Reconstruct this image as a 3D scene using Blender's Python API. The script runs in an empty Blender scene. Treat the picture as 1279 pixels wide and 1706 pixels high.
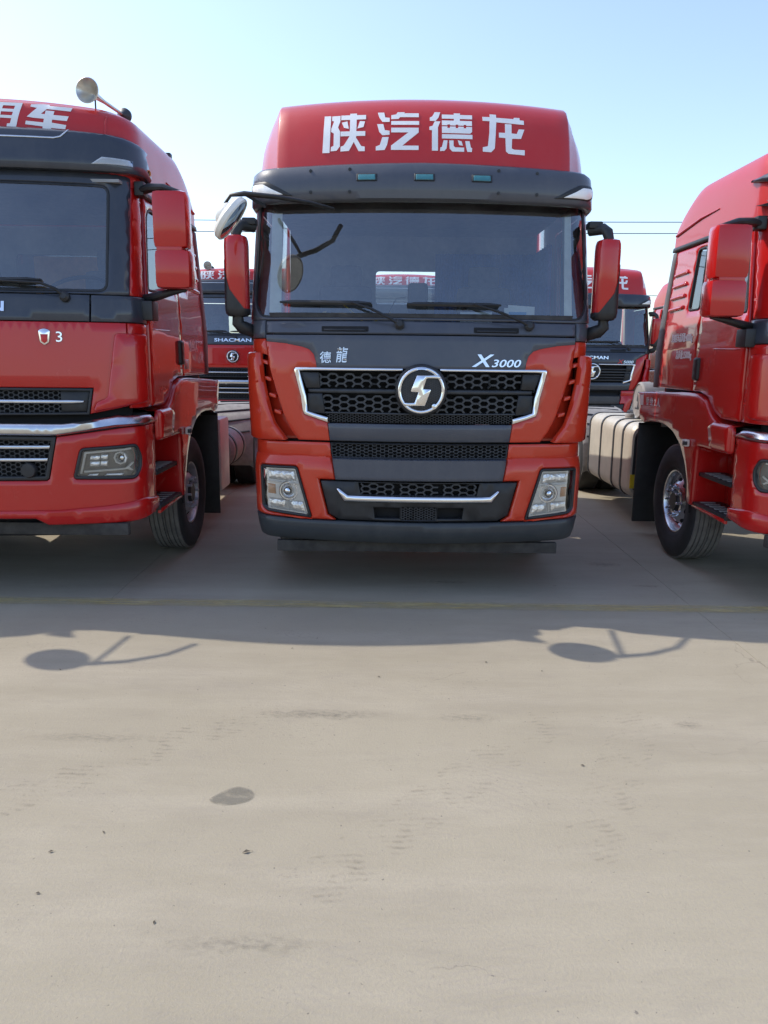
import bpy, bmesh, math, random
import numpy as np
from mathutils import Vector, Matrix
from mathutils.geometry import delaunay_2d_cdt
R_ = math.radians
random.seed(7)
sc = bpy.context.scene
COL = sc.collection

# ------------------------------------------------------------------ camera, sky, sun, exposure
cd = bpy.data.cameras.new('camera'); cam = bpy.data.objects.new('camera', cd); COL.objects.link(cam)
cd.sensor_fit = 'VERTICAL'; cd.sensor_height = 36.0; cd.lens = 36.0 * 1281 / 1706
cam.location = (0, 0, 1.78); cam.rotation_euler = (Matrix.Rotation(R_(90 - 11.344), 3, 'X') @ Matrix.Rotation(R_(.65), 3, 'Z')).to_euler()
cd.clip_start = .05; cd.clip_end = 6000
sc.camera = cam
SUN = Vector((-3.12, 1.20, 3.66)).normalized()          # towards the sun: behind the trucks, from the left
w = bpy.data.worlds.new('World'); sc.world = w; w.use_nodes = True
nt = w.node_tree; bg = nt.nodes['Background']
sky = nt.nodes.new('ShaderNodeTexSky'); sky.sky_type = 'NISHITA'; sky.sun_disc = False
sky.sun_elevation = math.asin(SUN.z); sky.sun_rotation = math.atan2(SUN.x, SUN.y)
sky.altitude = 0; sky.air_density = 1.1; sky.dust_density = 1.2; sky.ozone_density = 3.4
hs = nt.nodes.new('ShaderNodeHueSaturation'); hs.inputs['Hue'].default_value = .506; hs.inputs['Saturation'].default_value = .92
nt.links.new(sky.outputs[0], hs.inputs['Color']); nt.links.new(hs.outputs[0], bg.inputs[0]); bg.inputs[1].default_value = .15
sl = bpy.data.lights.new('sun', 'SUN'); sun = bpy.data.objects.new('sun', sl); COL.objects.link(sun)
sl.energy = 2.0; sl.angle = R_(.6); sl.color = (1, .93, .82)
sun.rotation_euler = SUN.to_track_quat('Z', 'Y').to_euler(); sun.location = (-20, 8, 20)
sc.view_settings.view_transform = 'Standard'; sc.view_settings.look = 'None'
sc.view_settings.exposure = 0.95; sc.view_settings.gamma = 1.0; sc.view_settings.use_curve_mapping = False
sc.cycles.max_bounces = 8; sc.cycles.transparent_max_bounces = 16; sc.cycles.caustics_reflective = False
sc.cycles.caustics_refractive = False

# ------------------------------------------------------------------ materials
def new_mat(name):
    m = bpy.data.materials.new(name); m.use_nodes = True
    return m, m.node_tree.nodes, m.node_tree.links, m.node_tree.nodes['Principled BSDF']
def setp(b, **k):
    for a, v in k.items():
        s = b.inputs[a.replace('_', ' ')]
        s.default_value = (*v, 1) if isinstance(v, tuple) and len(v) == 3 else v
def noise(N, L, scale, detail=4, rough=.6, sc3=None, src='Object'):
    t = N.new('ShaderNodeTexCoord'); n = N.new('ShaderNodeTexNoise')
    n.inputs['Scale'].default_value = scale; n.inputs['Detail'].default_value = detail; n.inputs['Roughness'].default_value = rough
    o = t.outputs[src]
    if sc3:
        mp = N.new('ShaderNodeMapping'); mp.inputs['Scale'].default_value = sc3; L.new(o, mp.inputs[0]); o = mp.outputs[0]
    L.new(o, n.inputs['Vector']); return n.outputs[0]
def ramp(N, L, src, a, b, ca=(0, 0, 0), cb=(1, 1, 1)):
    r = N.new('ShaderNodeValToRGB'); e = r.color_ramp.elements
    e[0].position, e[0].color = a, (*ca, 1); e[1].position, e[1].color = b, (*cb, 1)
    L.new(src, r.inputs[0]); return r.outputs[0]
def mixc(N, L, f, a, b, mode='MIX'):
    m = N.new('ShaderNodeMix'); m.data_type = 'RGBA'; m.blend_type = mode
    for s, v in ((m.inputs[0], f), (m.inputs[6], a), (m.inputs[7], b)):
        if isinstance(v, (int, float)): s.default_value = v
        elif isinstance(v, tuple): s.default_value = (*v, 1)
        else: L.new(v, s)
    return m.outputs[2]
def bump(N, L, b, h, st, dist=.01):
    n = N.new('ShaderNodeBump'); n.inputs['Strength'].default_value = st; n.inputs['Distance'].default_value = dist
    L.new(h, n.inputs['Height']); L.new(n.outputs[0], b.inputs['Normal'])
def coated(name, rgb, rough=.32, coat=.7, dust=.25, dustc=(.30, .26, .22), metal=0., lo=.45):
    m, N, L, b = new_mat(name)
    d = ramp(N, L, noise(N, L, 3.2, 6, .65), .42, .85)
    d2 = ramp(N, L, noise(N, L, 9, 5, .7, (1, 1, .12)), .5, .85)
    ad = N.new('ShaderNodeMath'); ad.operation = 'MULTIPLY_ADD'; L.new(d, ad.inputs[0]); ad.inputs[1].default_value = dust; ad.inputs[2].default_value = dust * .18
    ad2 = N.new('ShaderNodeMath'); ad2.operation = 'MULTIPLY_ADD'; L.new(d2, ad2.inputs[0]); ad2.inputs[1].default_value = dust * .5; L.new(ad.outputs[0], ad2.inputs[2])
    L.new(mixc(N, L, ad2.outputs[0], rgb, dustc), b.inputs['Base Color'])
    b.inputs['Specular IOR Level'].default_value = .22; setp(b, Metallic=metal, Coat_Weight=coat, Coat_IOR=1.5); op = noise(N, L, 2.2, 2, .4); bump(N, L, b, op, .10, .03); L.new(b.inputs['Normal'].links[0].from_socket, b.inputs['Coat Normal'])
    r = N.new('ShaderNodeMath'); r.operation = 'MULTIPLY_ADD'; L.new(ad2.outputs[0], r.inputs[0]); r.inputs[1].default_value = .9; r.inputs[2].default_value = rough
    L.new(r.outputs[0], b.inputs['Roughness'])
    cr = N.new('ShaderNodeMath'); cr.operation = 'MULTIPLY_ADD'; L.new(ad2.outputs[0], cr.inputs[0]); cr.inputs[1].default_value = .6; cr.inputs[2].default_value = .03
    L.new(cr.outputs[0], b.inputs['Coat Roughness'])
    return m
def plain(name, rgb, rough=.5, metal=0., var=.15, scale=14, coat=0., bmp=0.):
    m, N, L, b = new_mat(name)
    n = noise(N, L, scale, 5)
    c2 = tuple(min(1, c * (1 - var)) for c in rgb); c3 = tuple(min(1, c * (1 + var)) for c in rgb)
    L.new(ramp(N, L, n, .3, .7, c2, c3), b.inputs['Base Color'])
    setp(b, Roughness=rough, Metallic=metal, Coat_Weight=coat)
    if bmp: bump(N, L, b, n, bmp)
    return m
def glassy(name, tint=(.72, .78, .8), refl=1.6, rough=.0, dusty=.03):
    m, N, L, b = new_mat(name); N.remove(b)
    out = [n for n in N if n.type == 'OUTPUT_MATERIAL'][0]
    tr = N.new('ShaderNodeBsdfTransparent'); tr.inputs[0].default_value = (*tint, 1)
    gl = N.new('ShaderNodeBsdfGlossy'); gl.inputs['Roughness'].default_value = rough; gl.inputs[0].default_value = (.90, .95, 1, 1)
    fr = N.new('ShaderNodeFresnel'); fr.inputs[0].default_value = 1.52
    mu = N.new('ShaderNodeMath'); mu.operation = 'MULTIPLY_ADD'; mu.use_clamp = True; L.new(fr.outputs[0], mu.inputs[0]); mu.inputs[1].default_value = 1.3; mu.inputs[2].default_value = refl
    mx = N.new('ShaderNodeMixShader'); L.new(mu.outputs[0], mx.inputs[0]); L.new(tr.outputs[0], mx.inputs[1]); L.new(gl.outputs[0], mx.inputs[2])
    df = N.new('ShaderNodeBsdfDiffuse'); df.inputs[0].default_value = (.40, .41, .42, 1)
    dn = N.new('ShaderNodeMath'); dn.operation = 'MULTIPLY'; L.new(ramp(N, L, noise(N, L, 5, 6, .65), .3, .8), dn.inputs[0]); dn.inputs[1].default_value = dusty * 2
    m2 = N.new('ShaderNodeMixShader'); L.new(dn.outputs[0], m2.inputs[0]); L.new(mx.outputs[0], m2.inputs[1]); L.new(df.outputs[0], m2.inputs[2])
    L.new(m2.outputs[0], out.inputs[0]); return m
MT = dict(
    orange=coated('orange_red_paint', (.55, .036, .012), dust=.035, rough=.30, coat=.85),
    red=coated('roof_red_paint', (.48, .018, .015), dust=.06, rough=.36, coat=.7),
    redb=coated('deep_red_paint', (.47, .009, .008), dust=.02, rough=.26, coat=.9),
    reds=coated('dusty_red_paint', (.47, .016, .016), dust=.08, rough=.40, coat=.6),
    grey=coated('slate_grey_paint', (.060, .068, .088), dust=.20, rough=.36, coat=.55, dustc=(.20, .19, .18)),
    navy=coated('dark_visor_paint', (.028, .036, .052), dust=.14, rough=.30, coat=.7, dustc=(.20, .19, .18)),
    plas=plain('black_plastic', (.018, .019, .021), .48, var=.3),
    plasg=plain('dark_grey_plastic', (.035, .038, .043), .5, var=.25),
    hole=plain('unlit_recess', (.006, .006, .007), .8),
    rub=plain('tyre_rubber', (.022, .022, .023), .75, var=.35, scale=9, bmp=.1),
    tread=plain('dusty_tread_rubber', (.155, .147, .137), .85, var=.3, scale=9),
    chrome=plain('chrome', (.80, .81, .83), .08, 1., var=.05, scale=4),
    satin=plain('satin_aluminium', (.62, .64, .67), .26, 1., var=.08),
    steel=plain('grey_wheel_steel', (.44, .44, .46), .42, .6, var=.2),
    tank=plain('cream_coated_tank', (.62, .58, .48), .42, .25, var=.10, scale=6),
    dustgrey=plain('dusty_grey_plastic', (.26, .25, .235), .75, var=.18),
    strip=plain('grey_edge_rubber', (.11, .112, .118), .6, var=.25, scale=8),
    lampin=plain('lamp_reflector', (.93, .92, .88), .30, .0, var=.04),
    tan=plain('tan_curtain', (.42, .22, .09), .8, var=.2),
    hornm=plain('worn_horn_metal', (.60, .58, .54), .34, .9, var=.12),
    lip=coated('dark_bumper_paint', (.034, .040, .046), rough=.42, coat=.35, dust=.20, dustc=(.16, .155, .145)),
    chas=plain('chassis_paint', (.025, .025, .027), .6, var=.4),
    rust=plain('rusty_underguard', (.042, .038, .034), .8, var=.4),
    white=plain('white_lettering', (.80, .80, .80), .45, var=.04),
    offw=plain('off_white_enamel', (.74, .72, .66), .4, var=.06),
    cream=plain('cream_trim', (.66, .68, .60), .7, var=.1),
    liner=plain('cab_lining', (.28, .29, .30), .8, var=.15),
    seat=plain('seat_cloth', (.085, .09, .10), .85, var=.3),
    blue=plain('blue_curtain', (.05, .12, .36), .8, var=.25, scale=30),
    yel=plain('yellow_belt', (.55, .40, .06), .7),
    amber=plain('amber_lens', (.60, .26, .10), .3, coat=.5),
    teal=plain('teal_marker_lens', (.03, .16, .18), .2, coat=.8),
    paper=plain('paper', (.72, .73, .68), .8, var=.05),
    bprint=plain('blue_print', (.10, .30, .55), .8),
    yellow=plain('yellow_sticker', (.80, .62, .03), .6),
    redp=plain('red_enamel', (.55, .03, .03), .4),
    mirror=plain('mirror_glass', (.75, .77, .78), .02, 1., var=.01),
    glass=glassy('windscreen_glass', (.86, .91, .92), .10, .0, .045),
    sglass=glassy('side_window_glass', (.66, .71, .73), .03, .0, .03),
    lens=glassy('lamp_lens', (.98, .98, .98), .0, .0, .004),
)
# bright lamp reflectors with fine flutes
def facet():
    m, N, L, b = new_mat('fluted_reflector'); setp(b, Base_Color=(.96, .96, .95), Metallic=.8, Roughness=.34)
    t = N.new('ShaderNodeTexCoord'); v = N.new('ShaderNodeTexVoronoi'); v.inputs['Scale'].default_value = 48
    L.new(t.outputs['Object'], v.inputs['Vector']); bump(N, L, b, v.outputs['Distance'], .2, .02); return m
MT['facet'] = facet()

# ------------------------------------------------------------------ mesh helpers
def link(name, me, mat, parent):
    o = bpy.data.objects.new(name, me); COL.objects.link(o)
    if mat is not None: me.materials.append(MT[mat] if isinstance(mat, str) else mat)
    if parent is not None: o.parent = parent
    return o
class MB:
    def __init__(s): s.V, s.F, s.S = [], [], []
    def add(s, V, F, smooth=True):
        k = len(s.V); s.V += [tuple(v) for v in V]; s.F += [tuple(i + k for i in f) for f in F]; s.S += [smooth] * len(F); return s
    def box(s, c, d, bev=.0, rot=None):
        bm = bmesh.new(); bmesh.ops.create_cube(bm, size=1)
        for v in bm.verts: v.co = Vector((v.co.x * d[0], v.co.y * d[1], v.co.z * d[2]))
        if bev: bmesh.ops.bevel(bm, geom=bm.edges[:], offset=bev, segments=2, affect='EDGES', profile=.6)
        bm.verts.index_update()
        V = []
        for v in bm.verts:
            p = v.co.copy()
            if rot is not None: p.rotate(rot)
            V.append(p + Vector(c))
        F = [[v.index for v in f.verts] for f in bm.faces]; bm.free(); return s.add(V, F)
    def tube(s, pts, r, n=8, caps=True, flat=1.):
        P = [Vector(p) for p in pts]; rr = r if isinstance(r, (list, tuple)) else [r] * len(P); V = []; F = []
        up = Vector((0, 0, 1))
        for i, p in enumerate(P):
            t = (P[min(i + 1, len(P) - 1)] - P[max(i - 1, 0)]).normalized()
            a = t.cross(up)
            if a.length < 1e-3: a = t.cross(Vector((0, 1, 0)))
            a.normalize(); b = a.cross(t)
            for k in range(n):
                th = 2 * math.pi * k / n; V.append(p + (a * math.cos(th) + b * math.sin(th) * flat) * rr[i])
        for i in range(len(P) - 1):
            for k in range(n): F.append((i * n + k, i * n + (k + 1) % n, (i + 1) * n + (k + 1) % n, (i + 1) * n + k))
        if caps: F.append(tuple(range(n))); F.append(tuple(range((len(P) - 1) * n, len(P) * n)))
        return s.add(V, F)
    def lathe(s, c, axis, prof, n=32):
        ax = Vector(axis).normalized(); a = ax.cross(Vector((0, 0, 1)))
        if a.length < 1e-3: a = Vector((1, 0, 0))
        a.normalize(); b = ax.cross(a); c = Vector(c); V = []; F = []
        for (r, h) in prof:
            for k in range(n):
                th = 2 * math.pi * k / n; V.append(c + ax * h + (a * math.cos(th) + b * math.sin(th)) * max(r, 1e-4))
        for i in range(len(prof) - 1):
            for k in range(n): F.append((i * n + k, i * n + (k + 1) % n, (i + 1) * n + (k + 1) % n, (i + 1) * n + k))
        return s.add(V, F)
    def loft(s, rings, closed=False):
        n = len(rings[0]); V = [p for r in rings for p in r]; F = []
        for i in range(len(rings) - 1):
            for k in range(n if closed else n - 1): F.append((i * n + k, i * n + (k + 1) % n, (i + 1) * n + (k + 1) % n, (i + 1) * n + k))
        return s.add(V, F)
    def prism(s, poly, fm, a, b):          # 2-D outline pushed from depth a to depth b
        n = len(poly); V = [fm(u, v, a) for u, v in poly] + [fm(u, v, b) for u, v in poly]
        return s.add(V, [tuple(range(n)), tuple(range(n, 2 * n))] + [(i, (i + 1) % n, n + (i + 1) % n, n + i) for i in range(n)], False)
    def build(s, name, mat, parent=None, angle=38, zf=None):
        me = bpy.data.meshes.new(name); V = s.V if zf is None else [(x, y, zf(z)) for x, y, z in s.V]
        me.from_pydata(V, [], s.F)
        bm = bmesh.new(); bm.from_mesh(me); bmesh.ops.recalc_face_normals(bm, faces=bm.faces[:]); bm.to_mesh(me); bm.free()
        me.polygons.foreach_set('use_smooth', [True] * len(me.polygons)); me.set_sharp_from_angle(angle=R_(angle))
        return link(name, me, mat, parent)

def inside(P, poly):
    x, y = P[:, 0], P[:, 1]; r = np.zeros(len(P), bool); n = len(poly); A = np.array(poly)
    for i in range(n):
        (x1, y1), (x2, y2) = A[i], A[(i + 1) % n]
        if y1 == y2: continue
        c = (y1 > y) != (y2 > y); r ^= c & (x < (x2 - x1) * (y - y1) / (y2 - y1) + x1)
    return r
def area(p): return .5 * sum(a[0] * b[1] - b[0] * a[1] for a, b in zip(p, p[1:] + p[:1]))
def rp(poly, rad, n=4):                    # round the corners of an outline
    out = []; m = len(poly)
    for i, p in enumerate(poly):
        r = rad[i] if isinstance(rad, (list, tuple)) else rad
        a, c = Vector(poly[i - 1]), Vector(poly[(i + 1) % m]); p = Vector(p)
        da, dc = (a - p), (c - p); k = min(r, da.length * .45, dc.length * .45)
        if k < 1e-4: out.append(tuple(p)); continue
        A_, C_ = p + da.normalized() * k, p + dc.normalized() * k
        for j in range(n + 1):
            t = j / n; q = A_ * (1 - t) ** 2 + p * 2 * t * (1 - t) + C_ * t * t; out.append((q.x, q.y))
    return out
def subdiv(poly, res):
    o = []
    for a, b in zip(poly, poly[1:] + poly[:1]):
        n = max(1, int(math.hypot(b[0] - a[0], b[1] - a[1]) / res + .5))
        o += [(a[0] + (b[0] - a[0]) * k / n, a[1] + (b[1] - a[1]) * k / n) for k in range(n)]
    return o
def inset(poly, d):
    if area(poly) < 0: d = -d
    o = []; m = len(poly)
    for i in range(m):
        a, p, c = Vector(poly[i - 1]), Vector(poly[i]), Vector(poly[(i + 1) % m])
        t1, t2 = (p - a).normalized(), (c - p).normalized(); n1, n2 = Vector((-t1.y, t1.x)), Vector((-t2.y, t2.x))
        b = n1 + n2; k = b.length
        if k < 1e-4: b = n1
        else: b = b / k; b = b / max(.5, b.dot(n1))
        o.append((p.x + b.x * d, p.y + b.y * d))
    return o
def mir(poly): return [(-u, v) for u, v in reversed(poly)]
def sheet_geo(outer, fm, holes=(), off=0., th=.012, res=.06, bev=.004, back=True):
    outer = subdiv(outer, res); holes = [subdiv(h, res) for h in holes]
    pts = []; edges = []; lvl = []
    def loop(p, z):
        k = len(pts); pts.extend(p); lvl.extend([z] * len(p)); edges.extend((k + i, k + (i + 1) % len(p)) for i in range(len(p)))
    for lp, ishole in [(outer, False)] + [(h, True) for h in holes]:
        loop(lp, -bev)
        if bev: loop(inset(lp, -bev if ishole else bev), 0.)
    O = np.array(outer); mn, mx = O.min(0), O.max(0)
    gx = np.arange(mn[0] + res * .5, mx[0], res); gy = np.arange(mn[1] + res * .5, mx[1], res)
    if len(gx) and len(gy):
        G = np.array([(a + (.25 * res if j % 2 else -.25 * res), b) for j, b in enumerate(gy) for a in gx])
        ok = inside(G, outer)
        for h in holes: ok &= ~inside(G, h)
        B_ = np.array(pts); G = G[ok]
        if len(G):
            d = np.sqrt(((G[:, None, :] - B_[None]) ** 2).sum(2)).min(1); G = G[d > res * .45]
            pts.extend([tuple(g) for g in G]); lvl.extend([0.] * len(G))
    r = delaunay_2d_cdt([Vector(p) for p in pts], edges, [], 0, 1e-6)
    P, T, orig = r[0], r[2], r[3]
    lv = [lvl[o[0]] if o else 0. for o in orig]
    C = np.array([[(P[t[0]].x + P[t[1]].x + P[t[2]].x) / 3, (P[t[0]].y + P[t[1]].y + P[t[2]].y) / 3] for t in T])
    ok = inside(C, outer)
    for h in holes: ok &= ~inside(C, h)
    T = [tuple(t) for t, k in zip(T, ok) if k]
    V = [fm(p.x, p.y, off + l) for p, l in zip(P, lv)]; F = list(T)
    if th:
        n = len(V); V += [fm(p.x, p.y, off - th) for p in P]; cnt = {}
        for t in T:
            for a, b in ((t[0], t[1]), (t[1], t[2]), (t[2], t[0])): cnt[(a, b)] = 1
        for (a, b) in cnt:
            if (b, a) not in cnt: F.append((b, a, n + a, n + b))
        if back: F += [tuple(n + i for i in reversed(t)) for t in T]
    return V, F
def sheet(name, outer, fm, mat, parent, zf=None, **k):
    m = MB(); m.add(*sheet_geo(outer, fm, **k)); return m.build(name, mat, parent, 50, zf)
def hexmesh(poly, fm, cw, chh, bar, off, dep, mb=None):
    mb = mb or MB(); A = np.array(poly); mn, mx = A.min(0), A.max(0); seg = {}
    dx = cw * .75; j = 0
    u = mn[0] - cw
    while u < mx[0] + cw:
        v = mn[1] - chh + (chh / 2 if j % 2 else 0)
        while v < mx[1] + chh:
            c = [(u + cw / 2 * math.cos(a), v + chh / 2 * math.sin(a) / .866) for a in [k * math.pi / 3 for k in range(6)]]
            for a, b in zip(c, c[1:] + c[:1]):
                key = tuple(sorted(((round(a[0], 3), round(a[1], 3)), (round(b[0], 3), round(b[1], 3))))); seg[key] = (a, b)
            v += chh
        u += dx; j += 1
    S = list(seg.values())
    if not S: return mb
    mid = np.array([((a[0] + b[0]) / 2, (a[1] + b[1]) / 2) for a, b in S]); ok = inside(mid, poly)
    for (a, b), k in zip(S, ok):
        if not k: continue
        tx, ty = b[0] - a[0], b[1] - a[1]; l = math.hypot(tx, ty); nx, ny = -ty / l * bar / 2, tx / l * bar / 2
        q = [(a[0] + nx, a[1] + ny), (b[0] + nx, b[1] + ny), (b[0] - nx, b[1] - ny), (a[0] - nx, a[1] - ny)]
        V = [fm(x, y, off) for x, y in q] + [fm(x, y, off - dep) for x, y in q]
        mb.add(V, [(0, 1, 2, 3), (0, 1, 5, 4), (2, 3, 7, 6)], False)
    return mb
def text_geo(body, h, fm, u0, v0, off=.003, th=.003, bold=.0, shear=0., sx=1., align='CENTER', flip=1):
    c = bpy.data.curves.new('t', 'FONT'); c.body = body; c.offset = bold; c.shear = shear; c.resolution_u = 3; c.align_x = align; c.align_y = 'CENTER'
    o = bpy.data.objects.new('t', c); COL.objects.link(o); dg = bpy.context.evaluated_depsgraph_get()
    me = bpy.data.meshes.new_from_object(o.evaluated_get(dg)); V2 = [(v.co.x * h / .70 * sx, v.co.y * h / .70) for v in me.vertices]
    T = [tuple(p.vertices) for p in me.polygons]; bpy.data.objects.remove(o); bpy.data.curves.remove(c); bpy.data.meshes.remove(me)
    V = [fm(u0 + flip * a, v0 + b, off + th) for a, b in V2]; F = list(T); n = len(V); V += [fm(u0 + flip * a, v0 + b, off) for a, b in V2]; cnt = {}
    for t in T:
        for a, b in zip(t, t[1:] + t[:1]): cnt[(a, b)] = 1
    F += [(b, a, n + a, n + b) for (a, b) in cnt if (b, a) not in cnt]
    return V, F
def text(name, body, h, fm, u0, v0, mat, parent, zf=None, **k):
    m = MB(); V, F = text_geo(body, h, fm, u0, v0, **k); m.add(V, F, False); return m.build(name, mat, parent, 30, zf)

# ------------------------------------------------------------------ hand-cut sign characters (outlines on a drawing grid)
GLY = {
 'shan': [[(588,183),(630,183),(625,425),(580,425)],
   [(637,185),(690,183),(690,220),(676,262),(690,290),(690,385),(670,412),(632,415),(634,388),(650,380),(650,300),(633,290),(633,270),(650,220),(637,215)],
   [(695,181),(752,181),(752,170),(795,170),(795,181),(853,181),(853,210),(794,211),(793,290),(850,290),(850,320),(793,320),(792,332),(803,348),(825,385),(848,390),(848,418),(810,418),(778,358),(748,415),(695,418),(695,388),(715,380),(752,320),(693,320),(693,290),(752,290),(752,212),(695,212)],
   [(700,230),(735,222),(745,272),(715,265)], [(815,222),(847,225),(838,262),(800,272)]],
 'qi': [[(915,167),(955,167),(962,200),(990,203),(990,230),(945,230),(925,200)], [(912,245),(950,245),(960,285),(990,290),(990,315),(945,318),(925,295)],
   [(945,330),(985,330),(975,380),(960,412),(905,415),(905,390),(930,380)],
   [(1040,165),(1085,165),(1080,172),(1173,172),(1173,198),(1055,198),(1045,210),(1000,212),(1000,185),(1030,180)], [(1000,225),(1175,225),(1175,250),(1000,250)],
   [(1000,270),(1172,270),(1172,300),(1070,385),(1172,385),(1172,412),(1000,412),(1000,385),(1108,300),(1000,300)]],
 'de': [[(105,163),(140,163),(128,200),(110,222),(75,222),(75,200),(90,192)], [(105,225),(140,225),(125,265),(125,415),(88,415),(88,285),(72,283),(72,262),(92,255)],
   [(150,178),(225,178),(225,168),(265,168),(264,178),(340,178),(340,205),(263,205),(262,218),(338,218),(338,250),(302,250),(302,244),(286,244),(286,250),(252,250),(252,244),(236,244),(236,250),(200,250),(200,244),(184,244),(184,250),(150,250),(150,218),(225,218),(225,205),(150,205)],
   [(150,258),(184,258),(184,268),(200,268),(200,258),(236,258),(236,268),(252,268),(252,258),(286,258),(286,268),(302,268),(302,258),(338,258),(338,290),(325,301),(150,301)],
   [(150,309),(340,309),(340,336),(150,336)], [(160,348),(185,348),(178,400),(165,415),(138,417),(140,395),(150,390)],
   [(195,348),(222,348),(222,382),(232,392),(288,392),(288,418),(215,418),(198,400)], [(248,346),(272,352),(280,380),(258,376)],
   [(295,350),(322,350),(330,390),(338,395),(336,418),(308,418),(300,385)]],
 'long': [[(403,195),(450,195),(450,175),(490,177),(490,197),(600,200),(605,190),(640,190),(640,205),(667,207),(667,235),(490,228),(485,300),(478,400),(455,425),(403,423),(403,395),(435,388),(445,300),(448,222),(405,222)],
   [(545,237),(587,237),(585,298),(618,300),(632,268),(668,268),(645,330),(588,332),(585,395),(600,402),(668,402),(667,435),(565,430),(548,415),(546,330),(505,328),(505,297),(545,297)]],
 'che': [[(215,290),(290,282),(330,284),(335,295),(480,300),(470,335),(318,326),(285,372),(310,375),(312,340),(368,342),(364,378),(462,382),(452,424),(358,420),(355,446),(448,460),(442,496),(352,492),(350,503),(296,503),(298,482),(186,470),(190,440),(302,448),(306,416),(240,412),(196,405),(255,320),(212,312)]],
 'yong': [[(-130,268),(165,270),(135,495),(80,495),(84,468),(100,466),(108,420),(42,418),(34,495),(-8,495),(0,418),(-92,416),(-112,470),(-140,495),(-190,495),(-150,440),(-138,360)]],
}
GHOLE = {'yong': [[(-98,298),(12,299),(9,332),(-102,331)], [(54,300),(124,301),(119,333),(50,332)], [(-104,358),(6,359),(2,392),(-98,391)], [(47,360),(116,361),(111,394),(44,393)]]}
def glyph(name, key, box, fm, dst, mat, parent, off=.004, zf=None):   # box: grid rectangle, dst: rectangle on the surface
    x0, y0, x1, y1 = box; a0, b0, a1, b1 = dst; m = MB()
    f = lambda p: (a0 + (p[0] - x0) / (x1 - x0) * (a1 - a0), b1 - (p[1] - y0) / (y1 - y0) * (b1 - b0))
    for k, pl in enumerate(GLY[key]):
        q = [f(p) for p in pl]
        if area(q) < 0: q.reverse()
        hs = [[f(p) for p in h] for h in GHOLE.get(key, [])] if k == 0 else []
        m.add(*sheet_geo(q, fm, holes=hs, off=off, th=.0035, res=.06, bev=0))
    return m.build(name, mat, parent, 30, zf)
LOGO = [(540,295),(415,620),(430,645),(580,650),(500,865),(480,875),(250,875),(300,940),(720,940),(845,600),(830,580),(680,580),(745,375),(770,355),(1060,360),(1000,290)]

# ------------------------------------------------------------------ curved cab fronts: u runs round the front, z is height
def tab(t, z):
    if z <= t[0][0]: return t[0][1]
    for (a, b), (c, d) in zip(t, t[1:]):
        if z <= c: return b + (d - b) * (z - a) / (c - a)
    return t[-1][1]
class Wrap:
    def __init__(s, R, r, hw, prof): s.R, s.r, s.hw, s.prof = R, r, hw, prof
    def at(s, u, z, off=0.):
        R, r, hw = s.R, s.r, tab(s.hw, z); sg = -1 if u < 0 else 1; u = abs(u)
        th = math.asin((hw - r) / (R - r)); cy = R - (R - r) * math.cos(th); Lf = R * th; Lc = r * (math.pi / 2 - th)
        if u <= Lf: a = u / R; x = R * math.sin(a); y = R - R * math.cos(a); nx, ny = math.sin(a), -math.cos(a)
        elif u <= Lf + Lc: a = th + (u - Lf) / r; x = hw - r + r * math.sin(a); y = cy - r * math.cos(a); nx, ny = math.sin(a), -math.cos(a)
        else: x = hw; y = cy + (u - Lf - Lc); nx, ny = 1., 0.
        return (sg * (x + nx * off), y + ny * off + tab(s.prof, z), z)
    def side(s, sg):
        return lambda y, z, off=0.: (sg * (tab(s.hw, z) + off), y, z)
    def uend(s, z, y):                      # u at which the wrapped surface reaches depth y
        R, r, hw = s.R, s.r, tab(s.hw, z); th = math.asin((hw - r) / (R - r)); cy = R - (R - r) * math.cos(th)
        return R * th + r * (math.pi / 2 - th) + y - cy - tab(s.prof, z)
def empty(name, loc, label, cat, group=None):
    o = bpy.data.objects.new(name, None); COL.objects.link(o); o.location = loc; o.empty_display_size = .2
    o['label'] = label; o['category'] = cat
    if group: o['group'] = group
    return o
def tag(o, label, cat, group=None):
    o['label'] = label; o['category'] = cat
    if group: o['group'] = group
    return o
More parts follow.
